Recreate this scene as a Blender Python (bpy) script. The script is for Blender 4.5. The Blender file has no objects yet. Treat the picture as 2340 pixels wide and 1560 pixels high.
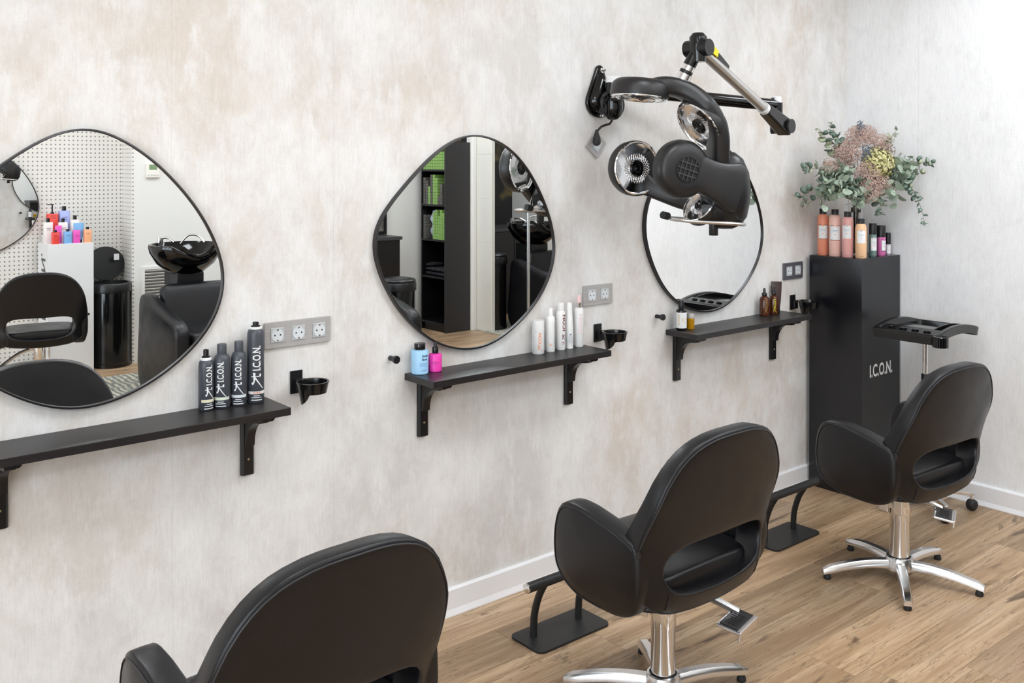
import bpy, bmesh, math, random
from mathutils import Vector, Matrix, Euler
random.seed(7)
SC = bpy.context.scene
COL = SC.collection
PI = math.pi
# ------------------------------------------------------------------ camera
CX, CY, CZ = 0.0, -2.8045, 1.6183
YAW, PITCH = 0.8742, 0.0049
cd = bpy.data.cameras.new('camera'); cam = bpy.data.objects.new('camera', cd); COL.objects.link(cam)
cd.sensor_width = 36; cd.lens = 34.337; cd.shift_y = -0.1725; cd.clip_start = 0.05
Fv = Vector((math.cos(YAW)*math.cos(PITCH), math.sin(YAW)*math.cos(PITCH), -math.sin(PITCH)))
Rv = Vector((math.sin(YAW), -math.cos(YAW), 0)); Uv = Rv.cross(Fv)
cam.matrix_world = Matrix(((Rv.x, Uv.x, -Fv.x, CX), (Rv.y, Uv.y, -Fv.y, CY), (Rv.z, Uv.z, -Fv.z, CZ), (0, 0, 0, 1)))
SC.camera = cam
# ------------------------------------------------------------------ world, daylight, exposure
w = bpy.data.worlds.new('world'); SC.world = w; w.use_nodes = True
bg = w.node_tree.nodes['Background']; bg.inputs[0].default_value = (0.80, 0.90, 1.0, 1); bg.inputs[1].default_value = 1.0
def area(name, loc, rot, sx, sy, power, col):
    l = bpy.data.lights.new(name, 'AREA'); l.shape = 'RECTANGLE'; l.size = sx; l.size_y = sy
    l.energy = power; l.color = col
    o = bpy.data.objects.new(name, l); COL.objects.link(o); o.location = loc; o.rotation_euler = rot
    return o
# daylight entering through the three bays of the shop window in the left wall
for k in range(3):
    area('window_daylight', (-2.70, -2.05-1.20*k, 1.50), (0, -PI/2, 0), 2.1, 1.05, 40, (0.82, 0.915, 1.0))
CEIL_W = 14.5     # emission strength of the ceiling panels
SC.view_settings.view_transform = 'Standard'; SC.view_settings.look = 'None'
SC.view_settings.gamma = 1.0; SC.view_settings.exposure = 0.08
SC.view_settings.use_curve_mapping = False
SC.cycles.max_bounces = 8; SC.cycles.diffuse_bounces = 4; SC.cycles.glossy_bounces = 5
SC.cycles.use_adaptive_sampling = True; SC.cycles.adaptive_threshold = 0.025
SC.cycles.transmission_bounces = 8; SC.cycles.transparent_max_bounces = 10
SC.cycles.caustics_reflective = False; SC.cycles.caustics_refractive = False
SC.cycles.sample_clamp_indirect = 6.0
SC.cycles.use_denoising = True

# ------------------------------------------------------------------ materials
def srgb(h):
    h = h.lstrip('#'); c = [int(h[i:i+2], 16)/255 for i in (0, 2, 4)]
    return tuple((v/12.92 if v <= .04045 else ((v+.055)/1.055)**2.4) for v in c) + (1,)
MC = {}
def mat(name, col, rough=.5, metal=0., spec=.5, **k):
    if name in MC: return MC[name]
    m = bpy.data.materials.new(name); m.use_nodes = True
    b = m.node_tree.nodes['Principled BSDF']
    if isinstance(col, str): col = srgb(col)
    b.inputs['Base Color'].default_value = col; b.inputs['Roughness'].default_value = rough
    b.inputs['Metallic'].default_value = metal; b.inputs['Specular IOR Level'].default_value = spec
    for a, v in k.items(): b.inputs[a.replace('_', ' ')].default_value = v
    MC[name] = m
    return m
class NT:
    def __init__(s, m): s.t = m.node_tree; s.b = s.t.nodes['Principled BSDF']
    def n(s, typ, **k):
        x = s.t.nodes.new(typ)
        for a, v in k.items():
            if a.startswith('i_'):
                key = a[2:]; key = int(key) if key.isdigit() else key.replace('_', ' ')
                x.inputs[key].default_value = v
            else: setattr(x, a, v)
        return x
    def l(s, a, b): s.t.links.new(a, b)
    def coords(s, scale=(1, 1, 1), kind='Object', rand=False):
        tc = s.n('ShaderNodeTexCoord'); mp = s.n('ShaderNodeMapping'); mp.inputs['Scale'].default_value = scale
        if rand:
            oi = s.n('ShaderNodeObjectInfo'); mu = s.n('ShaderNodeMath', operation='MULTIPLY'); mu.inputs[1].default_value = 57.0
            s.l(oi.outputs['Random'], mu.inputs[0])
            ad = s.n('ShaderNodeVectorMath', operation='ADD'); s.l(tc.outputs[kind], ad.inputs[0]); s.l(mu.outputs[0], ad.inputs[1])
            s.l(ad.outputs[0], mp.inputs['Vector'])
        else: s.l(tc.outputs[kind], mp.inputs['Vector'])
        return mp.outputs[0]
    def noise(s, vec, scale, detail=5, rough=.6, dist=0.):
        x = s.n('ShaderNodeTexNoise'); x.inputs['Scale'].default_value = scale; x.inputs['Detail'].default_value = detail
        x.inputs['Roughness'].default_value = rough; x.inputs['Distortion'].default_value = dist
        s.l(vec, x.inputs['Vector']); return x.outputs['Fac']
    def ramp(s, fac, stops):
        r = s.n('ShaderNodeValToRGB'); e = r.color_ramp.elements
        while len(e) < len(stops): e.new(.5)
        for q, (p, c) in zip(e, stops):
            q.position = p; q.color = c if not isinstance(c, str) else srgb(c)
        s.l(fac, r.inputs[0]); return r.outputs[0]
    def mix(s, a, b, fac, typ='MIX'):
        x = s.n('ShaderNodeMix', data_type='RGBA', blend_type=typ)
        for inp, v in ((0, fac), (6, a), (7, b)):
            if hasattr(v, 'is_output') or hasattr(v, 'links'): s.l(v, x.inputs[inp])
            else: x.inputs[inp].default_value = v
        return x.outputs[2]
    def bump(s, h, strength, dist=.002):
        x = s.n('ShaderNodeBump'); x.inputs['Strength'].default_value = strength; x.inputs['Distance'].default_value = dist
        s.l(h, x.inputs['Height']); s.l(x.outputs[0], s.b.inputs['Normal'])
def g3(v): return (v, v, v, 1)

def make_wallpaper(name, warm, cool, pale):
    m = mat(name, '#d8d0c8', .85, spec=.2); t = NT(m)
    v1 = t.coords((1, 1, .72)); v2 = t.coords((1, 1, .38)); v3 = t.coords((1, 1, .10))
    big = t.noise(v1, 1.3, 3, .5); mid = t.noise(v1, 3.2, 12, .70, .15); brush = t.noise(v2, 11, 10, .72, .1)
    pat = t.noise(v1, 9.0, 12, .74, .15); fine = t.noise(v3, 150, 3, .65); grain = t.noise(v1, 240, 2, .6)
    base = t.mix(warm, cool, t.ramp(big, [(.42, g3(0)), (.58, g3(1))]))
    c = t.mix(base, pale, t.ramp(mid, [(.40, g3(0)), (.50, g3(.45)), (.62, g3(.9))]))
    dark = tuple(x*.86 for x in warm[:3])+(1,)
    c = t.mix(c, dark, t.ramp(pat, [(.54, g3(0)), (.70, g3(.40))]))
    c = t.mix(c, pale, t.ramp(brush, [(.52, g3(0)), (.66, g3(.7))]))
    c = t.mix(c, g3(.62), t.ramp(fine, [(.45, g3(.0)), (.75, g3(.20))]), 'MULTIPLY')
    c = t.mix(c, g3(.70), t.ramp(grain, [(.50, g3(.0)), (.75, g3(.22))]), 'MULTIPLY')
    # wallpaper strips: a hair-thin seam every 0.53 m
    sep = t.n('ShaderNodeSeparateXYZ'); t.l(t.coords(), sep.inputs[0])
    ad = t.n('ShaderNodeMath', operation='ADD'); t.l(sep.outputs[0], ad.inputs[0]); t.l(sep.outputs[1], ad.inputs[1])
    md = t.n('ShaderNodeMath', operation='PINGPONG'); t.l(ad.outputs[0], md.inputs[0]); md.inputs[1].default_value = .265
    seam = t.ramp(md.outputs[0], [(0, g3(.16)), (.0022, g3(0))])
    c = t.mix(c, g3(.6), seam, 'MULTIPLY')
    t.l(c, t.b.inputs['Base Color'])
    hh = t.n('ShaderNodeMath', operation='ADD'); t.l(pat, hh.inputs[0]); t.l(grain, hh.inputs[1])
    t.bump(hh.outputs[0], .22, .002)
    return m
WALLP = make_wallpaper('plaster_wallpaper', srgb('#d9d0c7'), srgb('#d9d6d3'), srgb('#eeedec'))
WALLR = make_wallpaper('pale_wallpaper', srgb('#ebebeb'), srgb('#efeff0'), srgb('#f5f5f6'))

def make_wood():
    m = mat('oak_plank', '#b9a083', .40, spec=.4); t = NT(m)
    v = t.coords((.45, 6.0, 1), rand=True); vf = t.coords((1.2, 46, 1), rand=True); vk = t.coords((1.1, 5.5, 1), rand=True); vm = t.coords((.8, 17, 1), rand=True)
    g = t.noise(v, 2.2, 5, .6, .7); f = t.noise(vf, 2.0, 5, .65, .2); kn = t.noise(vk, 1.5, 6, .62, 1.6); md = t.noise(vm, 2.2, 4, .6, .5)
    c = t.ramp(g, [(.27, '#99795b'), (.42, '#bb9b7a'), (.56, '#ceb08f'), (.74, '#dac1a4')])
    c = t.mix(c, srgb('#9c7c5d'), t.ramp(md, [(.50, g3(0)), (.66, g3(.60))]))
    c = t.mix(c, srgb('#a98b69'), t.ramp(f, [(.46, g3(0)), (.62, g3(.9))]))
    c = t.mix(c, srgb('#4a3425'), t.ramp(kn, [(.590, g3(0)), (.65, g3(.6)), (.72, g3(.9))]))
    # thin dark cracks following the grain
    cr = t.n('ShaderNodeMath', operation='SUBTRACT'); t.l(md, cr.inputs[0]); cr.inputs[1].default_value = .5
    ab = t.n('ShaderNodeMath', operation='ABSOLUTE'); t.l(cr.outputs[0], ab.inputs[0])
    c = t.mix(c, srgb('#5a412e'), t.ramp(ab.outputs[0], [(0, g3(.8)), (.011, g3(0))]))
    oi = t.n('ShaderNodeObjectInfo')
    c = t.mix(c, t.ramp(oi.outputs['Random'], [(0, g3(.66)), (.5, g3(.86)), (1, g3(1.0))]), 1.0, 'MULTIPLY')
    t.l(c, t.b.inputs['Base Color']); t.bump(f, .10, .001)
    return m
WOOD = make_wood()

def make_leather():
    m = mat('black_leather', '#0d0d10', .36, spec=.42); t = NT(m)
    v = t.coords((1, 1, 1), rand=True)
    vo = t.n('ShaderNodeTexVoronoi'); vo.inputs['Scale'].default_value = 420; t.l(v, vo.inputs['Vector'])
    n = t.noise(v, 9, 5, .6, .4)
    t.l(t.ramp(n, [(.35, '#09090c'), (.7, '#100f13')]), t.b.inputs['Base Color'])
    t.l(t.ramp(n, [(.3, g3(.30)), (.7, g3(.44))]), t.b.inputs['Roughness'])
    t.bump(vo.outputs['Distance'], .10, .0012)
    return m
LEATHER = make_leather()
def make_darkwood():
    m = mat('black_brown_melamine', '#1f1b1c', .38, spec=.5); t = NT(m)
    v = t.coords((2, 70, 70)); n = t.noise(v, 2.2, 5, .65, .2)
    t.l(t.ramp(n, [(.3, '#161314'), (.7, '#272324')]), t.b.inputs['Base Color']); t.bump(n, .10, .0008)
    return m
SHELFM = make_darkwood()
def make_brushed():
    m = mat('brushed_grey', '#b0adab', .45, .15); t = NT(m)
    n = t.noise(t.coords((1.5, 90, 90)), 3, 3, .6)
    t.l(t.ramp(n, [(.3, '#aaa7a5'), (.7, '#b9b6b4')]), t.b.inputs['Base Color'])
    return m
PLATE = make_brushed()
MIRROR = mat('mirror_glass', (.93, .94, .94, 1), .0, 1.0)
FRAMEM = mat('black_metal_frame', '#302e30', .34, .45)
WHITE = mat('white_lacquer', '#eeeeee', .35)
PAINT = mat('white_paint', '#ebeae6', .6)
BASEB = mat('baseboard_white', '#f0f0f2', .32)
BLACKP = mat('black_plastic', '#121214', .35)
BLACKG = mat('black_gloss', '#08080a', .10)
SATIN = mat('satin_black_housing', '#1b1a1b', .40)
CHROME = mat('chrome', (.86, .86, .87, 1), .07, 1.0)
ALU = mat('polished_aluminium', (.78, .78, .79, 1), .20, 1.0)
STEEL = mat('dull_steel', (.60, .585, .565, 1), .30, 1.0)
RUBBER = mat('black_rubber', '#1a1a1c', .6)
GREYW = mat('light_grey_plastic', '#d9dde0', .35)
GLASS = mat('clear_glass', (1, 1, 1, 1), .02, 0, .5, Transmission_Weight=1.0, IOR=1.45)
AMBER = mat('amber_glass', srgb('#6a2f0a'), .06, 0, .5, Transmission_Weight=.55)
INK = mat('dark_print', '#2a2a30', .6)
WPRINT = mat('white_print', '#f2f2f2', .5)

# ------------------------------------------------------------------ geometry helpers: every one returns (verts, faces)
def box(x0, x1, y0, y1, z0, z1):
    v = [(x0, y0, z0), (x1, y0, z0), (x1, y1, z0), (x0, y1, z0), (x0, y0, z1), (x1, y0, z1), (x1, y1, z1), (x0, y1, z1)]
    return v, [(0, 3, 2, 1), (4, 5, 6, 7), (0, 1, 5, 4), (1, 2, 6, 5), (2, 3, 7, 6), (3, 0, 4, 7)]
def cbox(cx, cy, cz, sx, sy, sz): return box(cx-sx/2, cx+sx/2, cy-sy/2, cy+sy/2, cz-sz/2, cz+sz/2)
def join(*gs):
    V, Fs = [], []
    for v, f in gs:
        o = len(V); V += list(v); Fs += [tuple(i+o for i in q) for q in f]
    return V, Fs
def xf(g, M): return [tuple(M @ Vector(p)) for p in g[0]], g[1]
def loft(rings, closed=True, cap=True, loop=False):
    V, Fs = [], []; n = len(rings[0])
    for r in rings: V += [tuple(p) for p in r]
    m = len(rings)
    for i in range(m if loop else m-1):
        a = i*n; b = ((i+1) % m)*n
        for j in range(n if closed else n-1):
            k = (j+1) % n; Fs.append((a+j, a+k, b+k, b+j))
    if cap and not loop:
        Fs.append(tuple(range(n-1, -1, -1))); Fs.append(tuple((m-1)*n+j for j in range(n)))
    return V, Fs
def lathe(prof, seg=32, cx=0, cy=0, sx=1., sy=1.):
    rings = [[(cx+sx*r*math.cos(2*PI*k/seg), cy+sy*r*math.sin(2*PI*k/seg), z) for k in range(seg)] for r, z in prof]
    return loft(rings)
def spline(pts, n=8, closed=False):
    P = [Vector(p) for p in pts]; out = []; m = len(P)
    rng = range(m if closed else m-1)
    for i in rng:
        if closed: a, b, c, d = P[(i-1) % m], P[i], P[(i+1) % m], P[(i+2) % m]
        else: a, b, c, d = P[max(i-1, 0)], P[i], P[i+1], P[min(i+2, m-1)]
        for k in range(n):
            t = k/n
            out.append(.5*((2*b)+(c-a)*t+(2*a-5*b+4*c-d)*t*t+(3*b-a-3*c+d)*t**3))
    if not closed: out.append(P[-1])
    return out
def tube(path, r, seg=10, closed=False):
    P = [Vector(p) for p in path]; m = len(P); rings = []; up = None
    for i in range(m):
        if closed: d = (P[(i+1) % m]-P[(i-1) % m])
        else: d = P[min(i+1, m-1)]-P[max(i-1, 0)]
        d.normalize()
        if up is None:
            up = Vector((0, 0, 1)) if abs(d.z) < .9 else Vector((1, 0, 0))
        s = d.cross(up).normalized(); up = s.cross(d).normalized()
        rr = r(i/(m-1)) if callable(r) else r
        rings.append([P[i]+(s*math.cos(2*PI*k/seg)+up*math.sin(2*PI*k/seg))*rr for k in range(seg)])
    return loft(rings, cap=not closed, loop=closed)
def prism(poly, z0, z1):
    n = len(poly)
    V = [(x, y, z0) for x, y in poly]+[(x, y, z1) for x, y in poly]
    return V, [tuple(range(n-1, -1, -1)), tuple(range(n, 2*n))]+[(i, (i+1) % n, n+(i+1) % n, n+i) for i in range(n)]
def rrect(x0, x1, y0, y1, r, n=5):
    out = []
    for cx, cy, a in ((x1-r, y1-r, 0), (x0+r, y1-r, 90), (x0+r, y0+r, 180), (x1-r, y0+r, 270)):
        for k in range(n+1):
            t = math.radians(a+90*k/n); out.append((cx+r*math.cos(t), cy+r*math.sin(t)))
    return out
def sp(v, p): return math.copysign(abs(v)**p, v)
def pillow(outline, face, m=14, p=.38, ctr=None):
    """closed puffy panel: outline (a,b) loop, face(a,b,s) -> xyz with s=0 outer .. 1 inner face"""
    n = len(outline)
    if ctr is None: ctr = (sum(q[0] for q in outline)/n, sum(q[1] for q in outline)/n)
    rings = []
    for j in range(1, m):
        ph = PI*j/m; rho = math.sin(ph)**p; s = .5-.5*sp(math.cos(ph), p)
        rings.append([face(ctr[0]+(a-ctr[0])*rho, ctr[1]+(b-ctr[1])*rho, s) for a, b in outline])
    V, Fs = loft(rings, cap=False)
    V = list(V); i0 = len(V); V.append(tuple(face(ctr[0], ctr[1], 0))); V.append(tuple(face(ctr[0], ctr[1], 1)))
    L = (m-2)*n
    for k in range(n):
        Fs.append((i0, (k+1) % n, k)); Fs.append((i0+1, L+k, L+(k+1) % n))
    return V, Fs
def ringpanel(outer, inner, face, m=24, p=.34):
    """thick panel with an opening: outer and inner loops of equal length"""
    n = len(outer); rings = []
    for j in range(m):
        ph = 2*PI*j/m; t = .5+.5*sp(math.cos(ph), p); s = .5+.5*sp(math.sin(ph), p)
        rings.append([face(i_[0]+(o[0]-i_[0])*t, i_[1]+(o[1]-i_[1])*t, s) for o, i_ in zip(outer, inner)])
    return loft(rings, loop=True)
def resample(pts, n):
    P = [Vector(p) for p in pts]; L = [0]
    for i in range(len(P)): L.append(L[-1]+(P[(i+1) % len(P)]-P[i]).length)
    out = []; j = 0
    for k in range(n):
        d = L[-1]*k/n
        while L[j+1] < d: j += 1
        t = (d-L[j])/max(L[j+1]-L[j], 1e-9); out.append(P[j].lerp(P[(j+1) % len(P)], t))
    return out

def mesh(name, g):
    me = bpy.data.meshes.new(name); me.from_pydata([tuple(p) for p in g[0]], [], g[1]); me.update()
    bm = bmesh.new(); bm.from_mesh(me); bmesh.ops.recalc_face_normals(bm, faces=bm.faces[:]); bm.to_mesh(me); bm.free()
    return me
def obj(name, g, m, parent=None, loc=None, rot=None, smooth=35, bevel=0, sub=0):
    me = g if isinstance(g, bpy.types.Mesh) else mesh(name, g)
    if m is not None and not me.materials: me.materials.append(m)
    if smooth and not isinstance(g, bpy.types.Mesh):
        me.shade_smooth(); me.set_sharp_from_angle(angle=math.radians(smooth))
    o = bpy.data.objects.new(name, me); COL.objects.link(o)
    if parent is not None: o.parent = parent
    if loc: o.location = loc
    if rot: o.rotation_euler = rot
    if bevel:
        b = o.modifiers.new('bevel', 'BEVEL'); b.width = bevel; b.segments = 2; b.limit_method = 'ANGLE'; b.angle_limit = math.radians(40)
    if sub:
        s = o.modifiers.new('sub', 'SUBSURF'); s.levels = sub; s.render_levels = sub
    return o
def tag(o, label, cat, group=None):
    o['label'] = label; o['category'] = cat
    if group: o['group'] = group
    return o
def thing(name, label, cat, loc=(0, 0, 0), rz=0, group=None):
    o = bpy.data.objects.new(name, None); COL.objects.link(o); o.empty_display_size = .05
    o.location = loc; o.rotation_euler = (0, 0, rz)
    return tag(o, label, cat, group)
def struct(name, g, m, parent=None, **k):
    o = obj(name, g, m, parent, **k)
    if parent is None: o['kind'] = 'structure'
    return o
def copy_tree(o, parent=None):
    c = o.copy(); COL.objects.link(c); c.parent = parent
    for ch in list(o.children): copy_tree(ch, c)
    return c
def text_geo(s, size, xs=1., cuts=0):
    cu = bpy.data.curves.new('lettering', 'FONT'); cu.body = s; cu.size = size; cu.align_x = 'CENTER'; cu.align_y = 'CENTER'; cu.resolution_u = 3
    cu.offset = size*.024
    ob = bpy.data.objects.new('lettering', cu); COL.objects.link(ob)
    dg = bpy.context.evaluated_depsgraph_get(); dg.update()
    me = bpy.data.meshes.new_from_object(ob.evaluated_get(dg)); bm = bmesh.new(); bm.from_mesh(me)
    if cuts:
        ys = [v.co.y for v in bm.verts]; xs_ = [v.co.x for v in bm.verts]
        for ax, vals in ((0, xs_), (1, ys)):
            lo, hi = min(vals), max(vals); k = cuts
            for i in range(1, k):
                p = [0, 0, 0]; p[ax] = lo+(hi-lo)*i/k; nn = [0, 0, 0]; nn[ax] = 1
                bmesh.ops.bisect_plane(bm, geom=bm.verts[:]+bm.edges[:]+bm.faces[:], plane_co=p, plane_no=nn)
    V = [(v.co.x*xs, v.co.y, 0) for v in bm.verts]; bm.verts.index_update(); Fs = [tuple(v.index for v in f.verts) for f in bm.faces]
    bm.free(); bpy.data.objects.remove(ob); bpy.data.curves.remove(cu); bpy.data.meshes.remove(me)
    return V, Fs
def wrap(g, r, a0, z0, rot90=False, eps=.0005):
    """lay flat (u,v) lettering on a cylinder of radius r about z; a0 = facing angle"""
    out = []
    for x, y, _ in g[0]:
        u, v = (-y, x) if rot90 else (x, y)
        a = a0+u/r; out.append(((r+eps)*math.cos(a), (r+eps)*math.sin(a), z0+v))
    return out, g[1]
def cylpatch(r, a0, da, z0, z1, eps=.0004, n=14):
    V, Fs = [], []
    for k in range(n+1):
        a = a0-da/2+da*k/n
        for z in (z0, z1): V.append(((r+eps)*math.cos(a), (r+eps)*math.sin(a), z))
    for k in range(n): Fs.append((2*k, 2*k+2, 2*k+3, 2*k+1))
    return V, Fs
# ================================================================== THE ROOM
XC = 4.632
H = 2.85
struct('wall_back', box(-2.8, XC+.12, 0, .1, 0, H), WALLP, smooth=0)
struct('wall_right', box(XC, XC+.12, -1.75, 0, 0, H), WALLR, smooth=0)
struct('wall_back_annex', box(XC+.12, 8.2, 0, .1, 0, H), PAINT, smooth=0)
struct('wall_far_right', box(8.2, 8.3, -6.2, .1, 0, H), PAINT, smooth=0)
struct('ceiling', box(-2.9, 8.3, -6.3, .1, H, H+.1), mat('ceiling_white', '#f4f3f0', .7), smooth=0)
# floor: dark joint bed with individual oak planks lying on it
floor = struct('floor', box(-2.9, 8.3, -6.3, .1, -.10, -.006), mat('floor_joint', '#5d4936', .7), smooth=0)
PW, PL = .192, 1.42
pm = mesh('plank', box(.0006, PL-.0006, .0006, PW-.0006, -.006, 0)); pm.materials.append(WOOD)
rr = random.Random(3); ny = 0; y = -PW
while y > -6.15:
    x = -2.8-rr.random()*PL
    while x < 8.2:
        if x+PL > -2.75 and not (y < -5.35 and x < 1.2):
            obj('plank', pm, None, floor, loc=(x, y, 0)); ny += 1
        x += PL
    y -= PW
# baseboards
def skirting(path_dir, a, b, off, flip=1):
    prof = [(0, 0), (.019, 0), (.019, .004), (.012, .023), (.012, .090), (.008, .0963), (0, .0963)]
    rings = []
    for t in (a, b):
        if path_dir == 'x': rings.append([(t, off-flip*d, z) for d, z in prof])
        else: rings.append([(off-flip*d, t, z) for d, z in prof])
    return loft(rings)
struct('baseboard_back', skirting('x', -2.8, XC, 0), BASEB, smooth=0)
struct('baseboard_right', skirting('y', -1.75, 0, XC), BASEB, smooth=0)
# shop-window wall on the left: sill, lintel, posts and three glazed bays
lw = struct('wall_left', join(box(-2.9, -2.8, -6.3, 0, 0, .18), box(-2.9, -2.8, -6.3, 0, 2.62, H), box(-2.9, -2.8, -1.44, 0, .18, 2.62), box(-2.9, -2.8, -6.3, -5.04, .18, 2.62)), PAINT, smooth=0)
for k in range(3):
    y0 = -1.44-1.20*k; y1 = y0-1.20
    wdw = struct('window_%d' % (k+1), join(box(-2.88, -2.80, y0-.06, y0, .18, 2.62), box(-2.88, -2.80, y1, y1+.06, .18, 2.62), box(-2.88, -2.80, y1+.06, y0-.06, .18, .24), box(-2.88, -2.80, y1+.06, y0-.06, 2.56, 2.62)), mat('window_frame_grey', '#3a3c3e', .4), smooth=0)
    obj('pane', box(-2.845, -2.839, y1+.06, y0-.06, .24, 2.56), mat('window_pane', (.95, .97, .97, 1), .02, 0, .5, Transmission_Weight=1., IOR=1.1), wdw, smooth=0)
# opposite side of the room (seen in the mirrors): perforated panels, white wall, dark leaf wallpaper
def make_peg():
    m = mat('perforated_panel', '#ebe8e2', .55); t = NT(m)
    sep = t.n('ShaderNodeSeparateXYZ'); t.l(t.coords((1, 1, 1)), sep.inputs[0])
    ad = t.n('ShaderNodeMath', operation='ADD'); t.l(sep.outputs[0], ad.inputs[0]); t.l(sep.outputs[1], ad.inputs[1])
    def pp(src, ofs):
        a = t.n('ShaderNodeMath', operation='ADD'); t.l(src, a.inputs[0]); a.inputs[1].default_value = ofs
        p = t.n('ShaderNodeMath', operation='PINGPONG'); t.l(a.outputs[0], p.inputs[0]); p.inputs[1].default_value = .0165
        s = t.n('ShaderNodeMath', operation='POWER'); t.l(p.outputs[0], s.inputs[0]); s.inputs[1].default_value = 2; return s.outputs[0]
    s = t.n('ShaderNodeMath', operation='ADD'); t.l(pp(ad.outputs[0], 0), s.inputs[0]); t.l(pp(sep.outputs[2], .01), s.inputs[1])
    q = t.n('ShaderNodeMath', operation='LESS_THAN'); t.l(s.outputs[0], q.inputs[0]); q.inputs[1].default_value = .0062**2
    t.l(t.mix(srgb('#ebe8e2'), srgb('#8f8a84'), q.outputs[0]), t.b.inputs['Base Color'])
    return m
PEG = make_peg()
struct('wall_front', box(-2.8, 2.66, -5.47, -5.36, 0, H), PEG, smooth=0)
struct('wall_front_return', box(2.66, 2.682, -5.47, -5.1105, 0, H), PEG, smooth=0)
struct('wall_front_white', box(2.682, 5.70, -5.47, -5.11, 0, H), PAINT, smooth=0)
struct('baseboard_front', box(2.72, 5.34, -5.11, -5.096, 0, .09), BASEB, smooth=0)
def make_leafpaper():
    m = mat('dark_leaf_wallpaper', '#2a2a28', .7); t = NT(m)
    v = t.coords((1, 1, 1)); wv = t.n('ShaderNodeTexWave', wave_type='RINGS'); wv.inputs['Scale'].default_value = 2.2
    wv.inputs['Distortion'].default_value = 9; wv.inputs['Detail'].default_value = 3; t.l(v, wv.inputs['Vector'])
    n = t.noise(v, 3.5, 3, .5)
    c = t.ramp(wv.outputs['Fac'], [(.45, '#1d1d1b'), (.62, '#3c3a33'), (.9, '#6f6034')])
    c = t.mix(c, srgb('#1c1c1b'), t.ramp(n, [(.42, g3(0)), (.6, g3(1))])); t.l(c, t.b.inputs['Base Color'])
    return m
struct('wall_annex_leaf', box(5.70, 7.05, -5.75, -5.65, 0, H), make_leafpaper(), smooth=0)
struct('wall_annex_white', box(7.05, 8.2, -5.75, -5.25, 0, H), PAINT, smooth=0)
# unseen ceiling light panels, several added to brighten the walls and mirrored room
for i, (x, y) in enumerate(((-1.6, -3.4), (.75, -1.35), (2.2, -1.35), (3.85, -1.30), (3.1, -2.4), (.9, -4.0), (2.4, -3.9), (3.7, -4.2), (4.3, -2.7), (6.0, -2.2), (5.15, -3.95), (6.7, -4.5))):
    t = thing('unseen_ceiling_light', 'unseen square white flush ceiling light panel placed to brighten the room', 'ceiling light', (x, y, H), 0, 'ceiling light panels')
    obj('frame', join(box(-.31, .31, -.31, -.295, -.02, 0), box(-.31, .31, .295, .31, -.02, 0), box(-.31, -.295, -.295, .295, -.02, 0), box(.295, .31, -.295, .295, -.02, 0)), WHITE, t, smooth=0)
    obj('diffuser', box(-.295, .295, -.295, .295, -.012, 0), mat('lit_diffuser', (1, 1, 1, 1), .6, Emission_Color=(.90, .95, 1, 1), Emission_Strength=CEIL_W), t, smooth=0)

# ================================================================== THE STATIONS ALONG THE BACK WALL
M2 = [(.006,.389),(-.041,.381),(-.08,.367),(-.125,.34),(-.17,.311),(-.208,.28),(-.251,.24),(-.288,.205),(-.324,.17),(-.359,.131),(-.386,.097),(-.403,.063),(-.411,.029),(-.409,-.006),(-.4,-.046),(-.386,-.087),(-.368,-.123),(-.348,-.16),(-.318,-.203),(-.282,-.247),(-.245,-.284),(-.208,-.314),(-.171,-.339),(-.126,-.36),(-.087,-.375),(-.041,-.385),(.006,-.389),(.054,-.388),(.095,-.381),(.144,-.363),(.195,-.335),(.246,-.305),(.29,-.27),(.328,-.234),(.358,-.194),(.385,-.15),(.403,-.106),(.411,-.06),(.408,-.014),(.397,.038),(.377,.09),(.35,.148),(.32,.194),(.286,.245),(.246,.29),(.202,.326),(.159,.353),(.116,.372),(.068,.384)]
def smooth_loop(pts, n=110):
    q = [(p.x, p.y) for p in resample([(a, b, 0) for a, b in pts], 40)]
    q = [((q[i-1][0]+2*q[i][0]+q[(i+1) % 40][0])/4, (q[i-1][1]+2*q[i][1]+q[(i+1) % 40][1])/4) for i in range(40)]
    s = spline([(a, b, 0) for a, b in q], 8, True)
    return [(p.x, p.y) for p in resample(s, n)]
def wall_mirror(label, cx, cz, out, wall_y=0., face=-1, group='organic wall mirrors'):
    """out: outline (x,z) relative to the centre; glass faces the room (face -1: towards -Y)"""
    t = thing('wall_mirror', label, 'mirror', (cx, wall_y, cz), 0, group)
    n = len(out); d = face
    rings = []
    for sc, yy in ((.0, .002), (.0, .021), (.0045, .0225), (.006, .021), (.006, .012)):
        rg = []
        for k, (a, b) in enumerate(out):
            L = math.hypot(a, b); f = (L-sc)/L; rg.append((a*f, d*yy, b*f))
        rings.append(rg)
    obj('frame', loft(rings, cap=False), FRAMEM, t, smooth=40)
    gl = [(a*(math.hypot(a, b)-.005)/math.hypot(a, b), b*(math.hypot(a, b)-.005)/math.hypot(a, b)) for a, b in out]
    V = [(a, d*.002, b) for a, b in gl]+[(a, d*.015, b) for a, b in gl]
    obj('glass', (V, [tuple(range(n)), tuple(range(2*n-1, n-1, -1))]+[(i, (i+1) % n, n+(i+1) % n, n+i) for i in range(n)]), MIRROR, t, smooth=0)
    return t
O2 = smooth_loop(M2)
C1 = (0.8046, 1.3235)
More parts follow.
